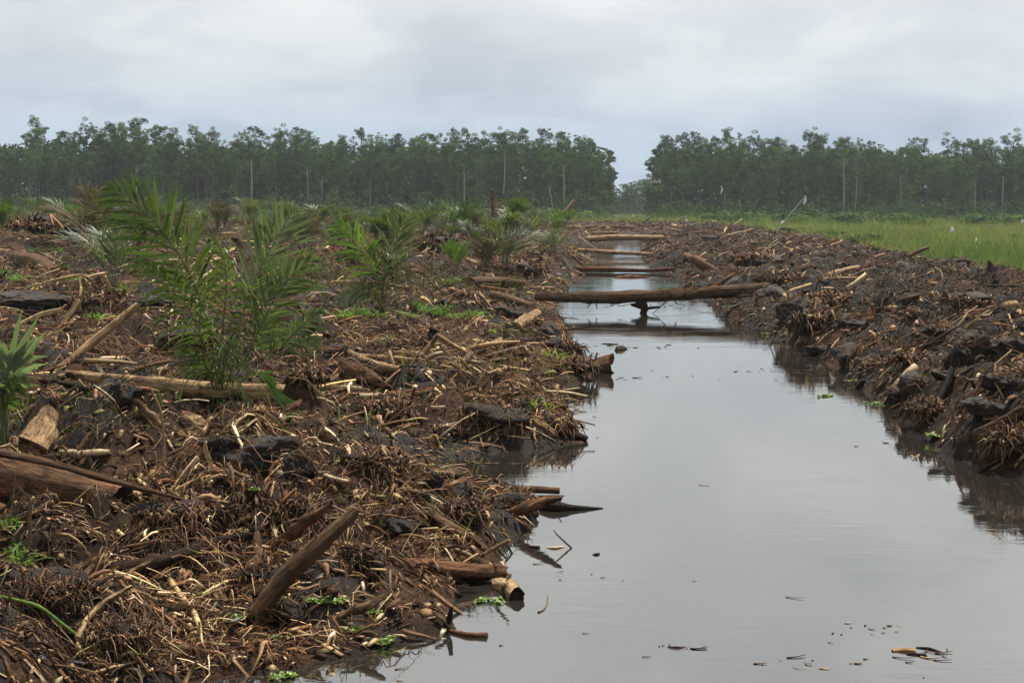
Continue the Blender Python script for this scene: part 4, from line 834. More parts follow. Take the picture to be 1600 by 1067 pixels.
palm_px('largest green palm with broad feathery fronds standing behind the pale smooth log', (342, 628), [
    dict(p=[(342, 628, 0), (332, 520, 0), (300, 430, -.05), (250, 350, -.1), (200, 308, -.1), (162, 290, -.1)], n=38, lp=114, wp=2.5, face=cam_face, col=G1, start=.36, ang=.95, droop=.22),
    dict(p=[(345, 625, 0), (372, 510, .1), (405, 420, .2), (440, 360, .2), (462, 322, .2)], n=25, lp=106, wp=2.5, face=cam_face, col=G3, start=.42, ang=.75, droop=.10),
    dict(p=[(348, 625, 0), (395, 540, -.1), (430, 460, -.2), (470, 415, -.3), (500, 402, -.3)], n=24, lp=88, wp=2.4, face=cam_face, col=G2, start=.42, ang=.7, droop=.25),
    dict(p=[(342, 626, 0), (345, 540, -.1), (355, 450, -.2), (352, 400, -.3), (335, 372, -.4)], n=20, lp=88, wp=2.2, face=cam_face, col=G1, start=.35, ang=.9, droop=.7),
    dict(p=[(340, 626, 0), (322, 540, -.1), (290, 470, -.2), (255, 430, -.25), (225, 405, -.3)], n=20, lp=84, wp=2.2, face=cam_face, col=G1, start=.36, ang=.9, droop=.7),
    dict(p=[(344, 626, 0), (385, 560, .2), (410, 480, .4), (420, 420, .5), (415, 380, .5)], n=15, lp=78, wp=2.0, face=cam_face, col=G2, start=.35, ang=.9, droop=.4),
    dict(p=[(340, 626, 0), (318, 560, -.3), (310, 500, -.4), (318, 470, -.5)], n=15, lp=92, wp=2.0, face=cam_face, col=G1, start=.3, ang=1.0, droop=1.3),
    dict(p=[(346, 626, 0), (368, 560, -.3), (385, 520, -.4), (402, 505, -.5)], n=14, lp=85, wp=2.0, face=cam_face, col=G2, start=.3, ang=1.0, droop=1.2, dry=.15),
    dict(p=[(343, 626, 0), (335, 585, -.2), (300, 555, -.3), (275, 540, -.35)], n=16, lp=40, wp=2.0, face=cam_face, col=G1, start=.4, ang=.8, droop=.5),
    dict(p=[(346, 626, 0), (385, 590, -.1), (400, 575, -.15), (445, 625, -.3), (474, 658, -.35)], n=16, lp=40, wp=2.6, face=cam_face, col=(.08, .15, .03), start=.45, ang=.22, droop=.1),
    dict(p=[(348, 626, 0), (390, 580, .1), (440, 600, 0), (500, 640, -.1)], n=22, lp=34, wp=1.6, face=cam_face, col=G2, start=.45, ang=.9, droop=.8, dry=.85),
    dict(p=[(346, 626, 0), (350, 560, -.4), (360, 530, -.5), (372, 545, -.6)], n=14, lp=70, wp=1.9, face=cam_face, col=G1, start=.3, ang=1.0, droop=.8, dry=.1),
], 5, .028)
palm_px('low palm with small drooping fronds right of the largest green palm', (430, 560), [
    dict(p=[(430, 560, 0), (445, 535, 0), (470, 510, 0), (505, 480, 0)], n=24, lp=40, wp=1.9, face=cam_face, col=G2, start=.2, ang=.8, droop=.4),
    dict(p=[(430, 560, 0), (450, 545, 0), (480, 530, 0), (500, 528, 0)], n=20, lp=34, wp=1.8, face=cam_face, col=G2, start=.2, ang=.8, droop=.7, dry=.3),
    dict(p=[(430, 560, 0), (425, 525, 0), (405, 500, 0)], n=20, lp=40, wp=1.8, face=cam_face, col=G1, start=.2, ang=.9, droop=.4)], 6, .012)
palm_px('half cut palm with pale green blades at the left edge', (8, 705), [
    dict(p=[(8, 705, 0), (12, 610, 0), (10, 590, 0), (14, 560, 0)], n=7, lp=125, wp=5.0, face=cam_face, col=(.17, .21, .12), start=.72, ang=.65, droop=.05),
    dict(p=[(8, 705, 0), (16, 620, 0), (25, 560, 0), (30, 560, 0)], n=8, lp=84, wp=4.4, face=cam_face, col=(.17, .21, .12), start=.6, ang=.9, droop=.4),
    dict(p=[(6, 705, 0), (5, 650, 0), (20, 600, -.1), (40, 590, -.1)], n=14, lp=48, wp=3.2, face=cam_face, col=G1, start=.5, ang=.9, droop=.6),
    dict(p=[(6, 705, 0), (-5, 640, 0), (-20, 590, -.1), (-40, 560, -.1)], n=18, lp=70, wp=3.2, face=cam_face, col=G3, start=.4, ang=.9, droop=.5)], 8, .022)
palm_px('middle palm with green and dried hanging fronds behind the grass tufts', (597, 492), [
    dict(p=[(597, 492, 0), (588, 440, 0), (565, 390, 0), (540, 360, 0), (522, 347, 0)], n=20, lp=62, wp=2.2, face=cam_face, col=(.10, .165, .03), start=.35, ang=.85, droop=.35),
    dict(p=[(598, 492, 0), (606, 440, .1), (615, 385, .2), (632, 335, .2)], n=18, lp=66, wp=2.2, face=cam_face, col=G2, start=.4, ang=.7, droop=.15),
    dict(p=[(597, 492, 0), (580, 460, -.1), (558, 452, -.2), (530, 470, -.3)], n=24, lp=34, wp=1.7, face=cam_face, col=G3, start=.3, ang=.9, droop=.4),
    dict(p=[(600, 492, 0), (605, 440, -.2), (625, 410, -.3), (645, 425, -.4)], n=24, lp=46, wp=1.5, face=cam_face, col=G2, start=.3, ang=.9, droop=.9, dry=.9),
    dict(p=[(598, 492, 0), (600, 430, -.2), (603, 400, -.3), (596, 390, -.4)], n=26, lp=56, wp=1.6, face=cam_face, col=G1, start=.3, ang=1.0, droop=.9, dry=.6),
    dict(p=[(596, 492, 0), (585, 450, -.3), (575, 430, -.3), (565, 440, -.4)], n=22, lp=48, wp=1.5, face=cam_face, col=G2, start=.3, ang=1.0, droop=.9, dry=.8)], 9, .018)
# smaller palms: prototypes in metres, then copies
def proto_palm(seed, dry, hgt=1.3, nf=9, col=G2):
    g = np.random.default_rng(seed); root = link('palm_sapling', None); out = []
    for k in range(nf):
        az = g.uniform(0, 6.28); el_ = g.uniform(1.0, 1.52); Lf = hgt * g.uniform(.75, 1.15); d = np.array([math.cos(az), math.sin(az)])
        pts = [np.r_[d * Lf * .8 * t * math.cos(el_) * (1 + .7 * t), Lf * t * math.sin(el_) - .32 * Lf * t ** 3] for t in np.linspace(0, 1, 5)]
        mb = frond(pts, 13, hgt * .42, hgt * .0115, g, col=np.array(col) * .85, start=.35, ang=.62, droop=.25, dry=dry, rr=.008)
        link('frond', mb.mesh('frond'), M_palm if dry < .6 else M_dry, root)
    return root
pp = [proto_palm(31, .05, col=G1), proto_palm(32, .25, col=G2), proto_palm(33, .5, 1.3, 12, col=G3), proto_palm(34, .95, 1.3, 15, (.11, .095, .06)), proto_palm(35, .1, 1.3, 6, (.09, .15, .03))]
words = ['deep green', 'grey green', 'half dried', 'dead grey', 'bright green']
used = set()
spots = [(720, 372, 4, 52), (712, 350, 1, 34), (790, 385, 1, 46), (812, 370, 0, 50), (760, 430, 3, 60), (835, 380, 2, 44), (790, 425, 2, 62), (660, 372, 1, 48), (745, 395, 1, 44), (712, 430, 4, 44), (120, 378, 1, 60), (160, 410, 3, 100), (60, 345, 1, 32), (10, 345, 0, 30), (215, 420, 3, 90),
         (180, 455, 2, 90), (150, 372, 3, 70), (530, 370, 2, 42), (475, 400, 3, 60), (500, 360, 1, 36), (870, 372, 4, 36), (860, 400, 2, 36), (420, 400, 1, 50), (250, 370, 1, 44), (610, 350, 4, 24), (340, 360, 3, 40), (285, 350, 1, 30), (690, 348, 0, 28), (565, 352, 1, 30), (845, 352, 0, 26), (882, 358, 1, 30), (800, 352, 3, 34), (750, 350, 0, 28), (95, 345, 0, 26), (390, 352, 2, 36), (450, 350, 1, 30), (40, 340, 1, 26), (705, 412, 4, 30)]
for j in range(55):
    spots.append((random.choice([random.uniform(0, 890)]), random.uniform(335, 385), random.randrange(5), random.uniform(18, 36)))
for (a, b_, k, hp) in spots:
    h_ = hit(a, b_)
    if h_[1] > 150 or h_[2] < .1: continue
    o_ = pp[k] if k not in used else copy_tree(pp[k]); used.add(k)
    o_.location = h_; s_ = 1.55 * hp / F * h_[1] / 1.25; o_.scale = (s_, s_, s_); o_.rotation_euler = (0, 0, random.uniform(0, 6.28))
    o_['label'] = auto_label(h_, f'{words[k]} palm sapling'); o_['category'] = 'palm'; o_['group'] = 'young palms in the clearing'
for k, p_ in enumerate(pp):
    if k not in used:
        for ch in list(p_.children): bpy.data.objects.remove(ch)
        bpy.data.objects.remove(p_)
# grass tufts
def proto_tuft(seed, col, n_=34):
    g = np.random.default_rng(seed); mb = MB()
    for _ in range(n_):
        az = g.uniform(0, 6.28); e = g.uniform(.7, 1.5); b0 = np.r_[g.normal(0, .05, 2), 0]; d = np.array([math.cos(az) * math.cos(e), math.sin(az) * math.cos(e), math.sin(e)])
        blade(mb, b0, d, np.array([.3, .2, 1.]), g.uniform(.12, .32), .006, .5, np.array(col) * g.uniform(.7, 1.3))
    return mb.mesh('grass_tuft')
tufts = [proto_tuft(1, (.12, .22, .03)), proto_tuft(2, (.10, .18, .03)), proto_tuft(3, (.18, .20, .07))]
for t_ in tufts: t_.materials.append(M_grass)
tw = ['bright green grass tuft', 'green grass tuft', 'yellowish grass tuft']
ts = [(560, 488, 0), (545, 495, 0), (575, 492, 1), (668, 488, 0), (680, 492, 0), (693, 488, 1), (705, 495, 0), (655, 482, 1), (718, 500, 0), (728, 494, 0), (765, 500, 1), (742, 497, 0), (535, 500, 1), (590, 498, 1), (30, 440, 0), (10, 430, 1), (55, 395, 1), (150, 485, 1), (140, 470, 0), (115, 440, 0), (90, 395, 1), (15, 825, 0), (35, 880, 0), (20, 870, 1), (100, 420, 1), (190, 455, 2), (225, 468, 2), (770, 525, 2), (790, 515, 2), (610, 540, 2), (840, 640, 2), (860, 560, 2), (640, 498, 1), (290, 470, 2), (720, 440, 0), (700, 445, 1), (480, 430, 1), (145, 500, 0)]
ft = None
for a, b_, k in ts:
    h_ = hit(a, b_)
    if ft is None: ft = ob = link('grass_tuft', tufts[k])
    else: ob = ft.copy(); ob.data = tufts[k]; COL.objects.link(ob)
    ob.location = h_ - np.array([0, 0, .02]); s_ = (h_[1] / 22) ** .4 * random.uniform(1.0, 1.5); ob.scale = (s_ * 1.3, s_ * 1.3, s_); ob.rotation_euler = (0, 0, random.uniform(0, 6))
    ob['label'] = auto_label(h_, tw[k]); ob['category'] = 'grass tuft'; ob['group'] = 'grass tufts on the left bank'
# water lettuce clumps
def lettuce(px, py, wpx, label, seed, hp=None):
    g = np.random.default_rng(seed); b0 = hit(px, py); D = b0[1]; b0[2] = max(b0[2], .0) + .005; w_ = wpx / F * D; mb = MB()
    nr_ = max(5, int(wpx / 1.1))
    for i in range(nr_):
        c0 = b0 + np.array([g.uniform(-1, 1) * w_, g.normal(0, .28) * w_ * 1.2, 0]); rs = .021 * g.uniform(.5, 1.6) * (D / 10) ** .35
        for k in range(9):
            az = g.uniform(0, 6.28); e = g.uniform(.15, 1.0); d = np.array([math.cos(az) * math.cos(e), math.sin(az) * math.cos(e), math.sin(e)])
            blade(mb, c0, d, np.array([0, 0, 1.]), rs * 1.5, rs * .45, .3, np.array([.165, .25, .04]) * g.uniform(.4, 1.3), K=5, fold=-.3)
    xf = Matrix.Translation(b0); o_ = link('water_lettuce', mb.mesh('water_lettuce', True, xf), M_water_plant, label=label, category='water plant', group='floating water plants'); o_.matrix_world = xf
for i, a in enumerate([(762, 941, 20, 'bright green water plant floating left of the pale stub'), (383, 964, 20, 'bright green plant clump below the leaning stake'), (508, 942, 30, 'green plant mat right of the leaning stake foot'), (435, 1058, 24, 'green plant clump at the bottom edge of the bank'),
                       (200, 1023, 20, 'green plant clump at lower left in front of hanging roots'), (545, 985, 20, 'green plant clump on the debris shore'), (592, 1003, 26, 'green plant clump at the water beside the debris shore'), (580, 958, 14, 'yellow green plant clump above the debris shore'), (440, 1000, 12, 'small yellow green plant below the orange stick'),
                       (1288, 619, 16, 'oval green plant mat floating alone near the right bank'), (1370, 631, 20, 'green plant mat touching the right bank'), (1462, 682, 14, 'green plant strip floating under the right bank'), (1338, 597, 12, 'green plant clump at the red log stub'), (1228, 525, 14, 'right hand green plant strip beyond the corner of the bank'), (1200, 523, 9, 'left hand green plant strip beyond the corner of the bank'),
                       (1140, 481, 12, 'green weed patch under the right end of the bridge log'), (325, 930, 14, 'yellowish plant clump right of the hanging roots'), (238, 1024, 8, 'tiny green plant beside the lower left clump'), (395, 770, 8, 'tiny green weed under the grey peat block')]):
    lettuce(*a, seed=i + 60)

# sheets of small floating bits
nfb = 900
nfb = 600; y = np.exp(rng.uniform(np.log(7.5), np.log(45), nfb)); x = rng.uniform(-1, 1, nfb) * (0.4 * y)
on = np.interp(y, [7, 50], [1, 1]) * (hq(x, y) < -.03); edge = (hq(x, y) > -.28) | (rng.random(nfb) < .10); k_ = (on > 0) & edge
x, y = x[k_], y[k_]
for qx, qy, qn, qs in ((1440, 1022, 12, .10), (1370, 978, 8, .16), (1330, 985, 5, .2), (1055, 1010, 8, .06), (1270, 1035, 14, .2), (955, 541, 26, .9), (1010, 590, 14, .8), (640, 925, 12, .1), (900, 900, 6, .3), (1000, 478, 20, 1.4), (1230, 580, 22, .5)):
    q_ = P(qx, qy); x = np.r_[x, q_[0] + rng.normal(0, qs, qn)]; y = np.r_[y, q_[1] + rng.normal(0, qs * .35, qn)]
n_ = len(x)
me_ = strands('flotsam', x, y, rng.normal(0, .7, n_), rng.gamma(2, .025, n_) * (y / 10) ** .5, rng.uniform(.002, .006, n_) * (y / 10) ** .5, pick(n_, {'dark': 5, 'brown': 3, 'tan': 2}), 3, 3, 1.0, z0=.003, tilt=.05)
stuff('floating_litter', me_, M_stick, 'scraps of twig and bark drifting on the canal')
# low green weeds over the left bank
nw = 5200
x, y = sample_land(nw, 10, 105, side='L'); msk = fbm(x * .35, y * .35, 77, 3) + .25 * sm(20, 80, y) > rng.uniform(.5, .85, nw); x, y = x[msk], y[msk]; n_ = len(x); s = (y / 15) ** .6
me_ = strands('weeds', x, y, rng.uniform(0, 6.28, n_), rng.uniform(.08, .22, n_) * s, rng.uniform(.004, .009, n_) * s, np.array([.09, .15, .035]) * rng.uniform(.6, 1.5, (n_, 1)), 4, 2, 1.0, 0, .02, rng.uniform(.6, 2.2, n_), .9, taper=.1)
stuff('weeds', me_, M_grass, 'sparse green weeds sprouting over the left bank')
# dried grass and dead fern litter, far left bank
nd = 7000
y = np.exp(rng.uniform(np.log(26), np.log(170), nd * 3)); x = rng.uniform(-.42, .1, nd * 3) * y
m_ = (fbm(x * .18, y * .1, 79, 3) + .22 * sm(30, 90, y) > rng.uniform(.48, .8, nd * 3)) & (x < cxl(y) - .6 - .02 * y) & (hq(x, y) > .15); x, y = x[m_][:nd], y[m_][:nd]; n_ = len(x); s = (y / 30) ** .55
cc = np.where(rng.random((n_, 1)) < .5 - .3 * sm(60, 110, y)[:, None], np.array([[.15, .11, .065]]), np.array([[.065, .085, .032]])) * rng.uniform(.6, 1.35, (n_, 1))
me_ = strands('dry_grass', x, y, rng.uniform(0, 6.28, n_), rng.uniform(.25, .6, n_) * s, rng.uniform(.006, .012, n_) * s, cc, 4, 2, 1.3, 0, .12, rng.uniform(.6, 1.8, n_), .9, taper=.1)
stuff('dry_undergrowth', me_, M_dry, 'dry grey and green undergrowth among the far palms')

# ------------------------------------------------------------------ clearing grass and shrubs
ng = 70000
y = np.exp(rng.uniform(np.log(36), np.log(300), ng * 3)); x = rng.uniform(-.44, .46, ng * 3) * y
m_ = field_mask(x, y) > rng.uniform(.4, 1, ng * 3); x, y = x[m_][:ng], y[m_][:ng]; n_ = len(x); s = (y / 50) ** .6
f1 = fbm(x * .12, y * .06, 85, 3)[:, None]
c = np.array([.165, .185, .065]) * (1 - sm(.4, .65, f1)) + np.array([.095, .135, .045]) * sm(.4, .65, f1); c = c * rng.uniform(.7, 1.3, (n_, 1)); f2 = fbm(x * .5 + 9, y * .2, 87, 3)[:, None]; c = np.where(rng.random((n_, 1)) < .06 + .45 * sm(.5, .72, f2), np.array([[.19, .16, .09]]) * rng.uniform(.5, 1.4, (n_, 1)), c)
me_ = strands('grass', x, y, rng.uniform(0, 6.28, n_), rng.uniform(.14, .40, n_) * s ** .6 * (.5 + 1.1 * sm(.3, .7, fbm(x * .6, y * .25, 89, 2))), rng.uniform(.010, .022, n_) * s, c, 3, 2, .8, 0, .02, rng.uniform(.7, 2.0, n_), .9, taper=.15)
stuff('grass', me_, M_grass, 'tall fresh green grass filling the cleared land')
def leaf_cloud(g, n_, c, rad, size, col, colvar=.35):
    """random leaf triangles in an ellipsoid shell, darker or lighter leaf by leaf"""
    u = g.normal(0, 1, (n_, 3)); u /= np.linalg.norm(u, axis=1, keepdims=True); r_ = g.uniform(.45, 1, (n_, 1)) ** .6
    C_ = c + u * r_ * rad
    a = g.normal(0, 1, (n_, 3)); a /= np.linalg.norm(a, axis=1, keepdims=True); a[:, 2] *= .6
    b_ = np.cross(a, u + g.normal(0, .5, (n_, 3))); b_ /= np.linalg.norm(b_, axis=1, keepdims=True) + 1e-6
    s_ = size * g.uniform(.6, 1.3, (n_, 1))
    V = np.stack([C_ - a * s_, C_ + b_ * s_ * .55, C_ + a * s_, C_ - b_ * s_ * .55], 1)
    cc = np.array(col) * g.uniform(1 - colvar, 1 + colvar, (n_, 1))
    return V.reshape(-1, 3), np.arange(n_ * 4).reshape(n_, 4), np.repeat(cc, 4, 0)
def proto_shrub(seed, col):
    g = np.random.default_rng(seed); mb = MB()
    for k in range(9):
        c0 = np.array([g.normal(0, .55), g.normal(0, .55), g.uniform(.3, 1.15)]); V, q, c = leaf_cloud(g, 60, c0, np.array([.5, .5, .38]), .16, np.array(col) * g.uniform(.8, 1.25)); mb.add(V, q=q, c=c)
    return mb.mesh('shrub')
shr = [proto_shrub(i, c) for i, c in enumerate([(.06, .11, .03), (.085, .14, .035), (.05, .09, .03), (.11, .16, .04)])]
for s_ in shr: s_.materials.append(M_leaf)
sw = ['dark green', 'fresh green', 'deep green', 'light green']; fs = None
for j in range(360):
    right = random.random() < .55
    y = math.exp(random.uniform(math.log(85), math.log(272))) if random.random() < .65 else random.uniform(215, 278)
    x = random.uniform(.09, .40) * y + 12 if right else random.uniform(-.42, .05) * y
    if field_mask(np.array([x]), np.array([y]))[0] < .6 or abs(x - cxl(y) - 2) < 5: continue
    k = random.choices(range(4), [3, 3, 3, 1.2])[0]
    if fs is None: fs = ob = link('shrub', shr[k])
    else: ob = fs.copy(); ob.data = shr[k]; COL.objects.link(ob)
    s_ = random.uniform(.4, 1.35) * (.38 + .75 * (y > 180)); ob.location = (x, y, float(hq(x, y)) - .1); ob.scale = (s_ * 1.5, s_ * 1.5, s_); ob.rotation_euler = (0, 0, random.uniform(0, 6))
    pre = ('near ' if y < 130 else 'far ') + ('low ' if s_ < .8 else 'rounded ')
    ob['label'] = auto_label((x, y, ob.location.z), pre + sw[k] + ' shrub'); ob['category'] = 'shrub'; ob['group'] = 'shrubs in the cleared land'

# ------------------------------------------------------------------ forest
def proto_tree(seed, kind):
    """20 m tree at the origin: returns (trunk mesh, crown mesh)"""
    g = np.random.default_rng(seed); tb = MB(); cb = MB(); Ht = 20.0
    lean = g.normal(0, .5, 2); tr = np.array([[0, 0, -.5], [lean[0] * .3, lean[1] * .3, Ht * .35], [lean[0] * .8 + g.normal(0, .2), lean[1] * .8, Ht * .7], [lean[0] * 1.2, lean[1] * 1.2, Ht * .95]])
    bark = np.array([.13, .12, .10]) * g.uniform(.6, 1.15)
    tube(tb, tr, [.21, .17, .12, .05], 7, bark, None, .08, 0, seed)
    low = {'slim': .42, 'full': .12, 'emergent': .55, 'mid': .3}[kind]; wid = {'slim': 2.1, 'full': 2.7, 'emergent': 2.6, 'mid': 2.5}[kind]
    nlimb = {'slim': 22, 'full': 40, 'emergent': 20, 'mid': 30}[kind]
    base = np.array([.052, .090, .028]) * g.uniform(.85, 1.15)
    for k in range(nlimb):
        u = low + (1 - low) * (k + g.random() * .8) / nlimb; z = u * Ht; tz = np.array([np.interp(z, tr[:, 2], tr[:, 0]), np.interp(z, tr[:, 2], tr[:, 1]), z])
        prof = math.sin(math.pi * min(1, max(0.08, (1.04 - u) / (1.04 - low)) ** .75 * .55 + .22)) if kind != 'emergent' else (.55 + .5 * math.sin(math.pi * (u - low) / (1 - low)))
        az = g.uniform(0, 6.28); ln = wid * prof * g.uniform(.25, 1.15); tip = tz + np.array([math.cos(az) * ln, math.sin(az) * ln, g.uniform(.2, 1.3)])
        tip[2] = min(tip[2], Ht)
        tube(tb, [tz, (tz + tip) / 2 + [0, 0, -.15], tip], [.07, .05, .03], 5, bark * .8, None, .1, 0, seed + k)
        for m2 in range(g.integers(2, 5)):
            c0 = tip + g.normal(0, .55, 3) * [1, 1, .9]; rd = g.uniform(.3, .95); V, q, c = leaf_cloud(g, int(125 * rd ** 1.5 + 24), c0, np.array([rd, rd, rd * g.uniform(.5, 1.0)]), .145, base * g.uniform(.55, 1.55)); cb.add(V, q=q, c=c)
    for k in range(7):
        z = Ht * (1 - .055 * k ** 1.1) - .4; c0 = np.array([np.interp(z, tr[:, 2], tr[:, 0]), np.interp(z, tr[:, 2], tr[:, 1]), z]) + g.normal(0, .25 + .06 * k, 3) * [1, 1, .3]; rd = g.uniform(.35, .6) + .05 * k
        V, q, c = leaf_cloud(g, int(90 * rd + 30), c0, np.array([rd, rd, rd * 1.1]), .14, base * g.uniform(.6, 1.4)); cb.add(V, q=q, c=c)
    return tb.mesh('trunk', True), cb.mesh('crown')
kinds = ['slim', 'emergent', 'full', 'mid', 'emergent', 'full', 'slim', 'mid', 'full', 'emergent', 'mid', 'slim', 'full', 'mid']
tp = []
for i, kd in enumerate(kinds):
    a, b_ = proto_tree(500 + i, kd); a.materials.append(M_bark); b_.materials.append(M_leaf); tp.append((kd, a, b_))
env_x = [-80, 0, 30, 60, 95, 130, 190, 240, 320, 360, 395, 475, 515, 540, 600, 640, 700, 760, 825, 880, 920, 955, 985, 1005, 1020, 1060, 1100, 1155, 1190, 1225, 1300, 1345, 1380, 1420, 1450, 1490, 1560, 1600, 1680]
env_y = [225, 228, 234, 200, 220, 208, 200, 203, 206, 222, 215, 204, 232, 220, 213, 216, 217, 213, 207, 212, 222, 236, 250, 240, 224, 217, 222, 214, 224, 221, 217, 230, 236, 222, 238, 226, 224, 222, 224]
tnames = {'slim': 'slim tree with small puffy crown', 'emergent': 'open crowned tree with layered foliage', 'full': 'dense tree leafy to its foot', 'mid': 'medium leafy tree with visible stem'}
def place_tree(x, y, hgt, kd=None, wide=1.0):
    c_ = [t for t in tp if kd is None or t[0] in kd]; kd_, tm, cmh = random.choice(c_)
    root = link('forest_tree', None, category='tree', group='trees of the forest edge'); z_ = max(float(hq(x, y)), 0) - .1; root.location = (x, y, z_)
    s_ = hgt / 20; root.scale = (s_ * wide, s_ * wide, s_); root.rotation_euler = (0, 0, random.uniform(0, 6.28))
    link('trunk', tm, None, root); link('crown', cmh, None, root)
    px, _ = proj((x, y, 10)); return root, kd_, px
TL = [(-400, 'left of the frame'), (20, 'at the far left edge'), (60, 'above the left edge weeds'), (130, 'left of the palm tips'), (200, 'above the left palm tip'), (270, 'above the largest palm'), (340, 'right above the largest palm'), (410, 'between the two palm groups'), (475, 'above the highest middle treetop'), (540, 'left of the middle palm'), (600, 'above the middle palm'), (670, 'above the pale marker stick'), (720, 'left of the upright pole'), (770, 'behind the upright dark pole'), (825, 'above the far palms'), (870, 'above the leaning far pole'), (915, 'left of the forest gap'), (950, 'at the left edge of the forest gap'), (985, 'in the forest gap'), (1020, 'at the right edge of the forest gap'), (1070, 'right of the forest gap'), (1122, 'behind the white tipped far stick'), (1180, 'left of the white marker stick'), (1240, 'behind the white marker stick'), (1300, 'right of the white marker stick'), (1360, 'above the light split log'), (1425, 'left of the larger white rag'), (1487, 'behind the larger white rag'), (1545, 'above the pointed stump'), (1590, 'at the far right edge'), (2000, 'right of the frame')]
def row_word(r): return ['front row ', 'second row ', 'third row ', 'back row '][r]
ntree = 0
for row, (yb, cnt, f0, f1_) in enumerate([(285, 80, .55, .82), (292, 74, .7, .92), (300, 72, .84, 1.0), (309, 84, .9, 1.05)]):
    for i in range(cnt):
        px = -50 + 1700 * (i + random.uniform(.1, .9)) / cnt; y = yb + random.uniform(-3, 4); d = ray(px, 300); x = d[0] / d[1] * y
        gap = cxl(y) + 2.2
        if -3.4 < x - gap < 5.2: continue
        ty = np.interp(px, env_x, env_y); top = PD(px, ty, y)[2]; hgt = top * random.uniform(f0, f1_)
        if row == 3: hgt = top * random.choice([1.0, 1.0, .86, .93, 1.06])
        kd = (['full', 'mid'] if row == 0 and random.random() < .75 else None) if row < 2 else ['slim', 'emergent', 'mid']
        root, kd_, p_ = place_tree(x, y, hgt, kd, random.uniform(.85, 1.15)); ntree += 1
        tl = min(TL, key=lambda q: abs(q[0] - px)); base_ = row_word(row) + '%s' + tnames[kd_] + ' ' + tl[1]
        a_ = 'narrow ' if root.scale[0] < root.scale[2] * .97 else ('broad ' if root.scale[0] > root.scale[2] * 1.03 else 'even ')
        b_ = 'low ' if hgt < top * .78 else ('high ' if hgt > top * .97 else 'middling ')
        for w_ in ('', a_, b_, b_ + a_):
            lb = base_ % w_
            if lb not in _seen_labels and len(lb.split()) <= 16: break
        if len(lb.split()) > 16: lb = base_ % ''
        _seen_labels[lb] = 1; root['label'] = lb
# trees along the canal cut, running away behind the edge
for j in range(40):
    y = random.uniform(318, 620); sgn = -1 if j % 2 else 1; x = cxl(y) + 2.2 + sgn * random.uniform(1.05, 1.6) * .0125 * y
    if j > 25: y = random.uniform(430, 520); x = cxl(y) + 2.2 + random.uniform(-7, 5)
    root, kd_, p_ = place_tree(x, y, random.uniform(8, 12) if j <= 25 else random.uniform(7, 11), None, 1.3); sd_ = 'left side' if p_ < 965 else ('right side' if p_ > 1000 else 'middle')
    for w_ in ('', 'lower ' if y < 450 else 'far '):
        lb = 'distant ' + w_ + tnames[kd_] + ' at ' + sd_ + ' of the gap'
        if lb not in _seen_labels: break
        if w_ == '' : continue
    _seen_labels[lb] = 1; root['label'] = lb
# farther wood behind, one mass: closes the gaps between the stems
g = np.random.default_rng(77); mb = MB()
for j in range(2400):
    y = g.uniform(316, 345) if j < 2200 else g.uniform(540, 640); sp = .43 if j < 2200 else .04
    x = g.uniform(-sp, sp) * y + (0 if j < 2200 else .074 * y)
    gp = cxl(y) + 2.2
    if j < 2200 and -5 < x - gp < 7: continue
    z = 15 * g.random() ** 1.5 + .2 if j < 2200 else g.uniform(.5, 7); V, q, c = leaf_cloud(g, 60, np.array([x, y, z]), np.array([3.2, 3, 2.0]), .75, np.array([.036, .066, .020]) * g.uniform(.8, 1.2)); mb.add(V, q=q, c=c)
stuff('forest_interior', mb.mesh('forest_interior'), M_leaf, 'dark inner wood closing the view behind the forest edge')
mb = MB()
for j in range(2600):
    y = g.uniform(272, 287); x = g.uniform(-.43, .43) * y
    if -3 < x - cxl(y) - 2.2 < 4.5: continue
    z = abs(g.normal(0, 1.8)) + .3; V, q, c = leaf_cloud(g, 34, np.array([x, y, z]), np.array([1.5, 1.3, 1.0]), .26, np.array([.046, .076, .027]) * g.uniform(.75, 1.4)); mb.add(V, q=q, c=c)
stuff('forest_undergrowth', mb.mesh('forest_undergrowth'), M_leaf, 'thick green undergrowth at the foot of the forest')
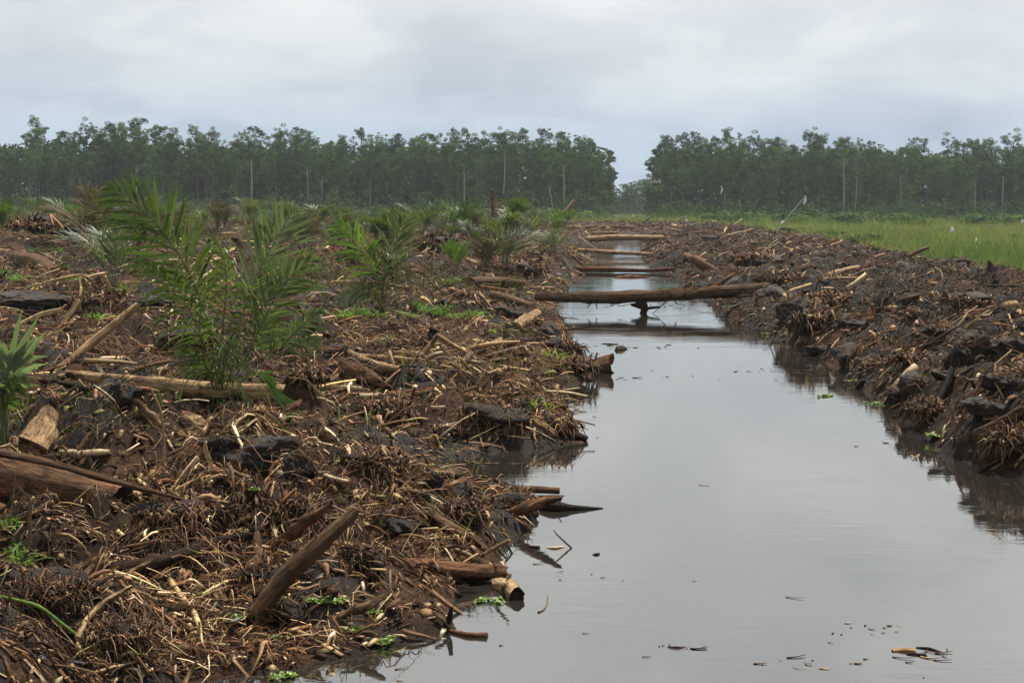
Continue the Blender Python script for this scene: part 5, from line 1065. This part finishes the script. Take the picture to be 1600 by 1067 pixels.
# bare pale trunks standing out of the forest edge
for i, (a, y0_, y1_, dxp, lb) in enumerate([(213, 262, 322, 0, 'above the largest palm'), (481, 262, 320, -1, 'below the highest middle treetop'), (500, 280, 318, 4, 'leaning left of the middle palm'), (578, 285, 322, 0, 'above the middle palm'), (725, 265, 330, 0, 'left of the upright dark pole'), (787, 240, 290, 2, 'right of the upright dark pole'), (865, 325, 290, -8, 'leaning behind the far pole'), (881, 260, 330, 0, 'right of the far pole'), (1318, 250, 330, 0, 'whitest one right of the marker stick'), (1335, 278, 330, 4, 'slanting right of the whitest one'), (1407, 275, 333, 0, 'in the right hand forest, middle'), (1523, 285, 333, 0, 'left of the pointed stump'), (1565, 275, 333, 2, 'near the right edge'), (1128, 300, 333, 6, 'behind the white tipped far stick'), (393, 250, 318, 0, 'between the two palm groups')]):
    yt, yb_ = min(y0_, y1_), max(y0_, y1_) + 12
    p0 = PD(a, yb_, 281); p1 = PD(a + dxp, yt, 281); mb = MB(); xf = Matrix.Translation(p0)
    root = link('bare_tree', None, label=f'bare pale trunk at the forest edge {lb}', category='tree'); root.location = p0
    tube(mb, [p0, (p0 + p1) / 2 + [.1, 0, 0], p1], [.13, .11, .06], 7, (.27, .26, .22), None, .06, .5, i); link('trunk', mb.mesh('trunk', True, xf), M_bark, root)
    mb = MB()
    for k in range(3):
        u = random.uniform(.7, .95); q0 = p0 * (1 - u) + p1 * u; e_ = q0 + np.array([random.uniform(-1.6, 1.6), 0, random.uniform(.6, 1.6)]); tube(mb, [q0, (q0 + e_) / 2 + [0, 0, .1], e_], [.05, .04, .02], 5, (.24, .23, .2), None, .1)
    link('limbs', mb.mesh('limbs', True, xf), M_bark, root)

# ------------------------------------------------------------------ haze
bx = [(-640, -30, -2), (720, -30, -2), (720, 1230, -2), (-640, 1230, -2), (-640, -30, 26), (720, -30, 26), (720, 1230, 26), (-640, 1230, 26)]
me = mesh_np('haze', bx, None, [(0, 3, 2, 1), (4, 5, 6, 7), (0, 1, 5, 4), (1, 2, 6, 5), (2, 3, 7, 6), (3, 0, 4, 7)])
m, n, l = mat_new('haze_air'); pv = n('ShaderNodeVolumePrincipled'); pv.inputs['Color'].default_value = (.86, .92, 1, 1); pv.inputs['Density'].default_value = 0.00018; pv.inputs['Anisotropy'].default_value = 0.3
o = n('ShaderNodeOutputMaterial'); l(pv.outputs[0], o.inputs['Volume'])
link('haze', me, m, kind='stuff')
tot = sum(len(me.loop_triangles) if me.loop_triangles else sum(p.loop_total - 2 for p in me.polygons) for me in bpy.data.meshes if False)
print('trees', ntree, 'objects', len(bpy.data.objects), 'verts', sum(len(m.vertices) for m in bpy.data.meshes), 'polys', sum(len(m.polygons) for m in bpy.data.meshes))
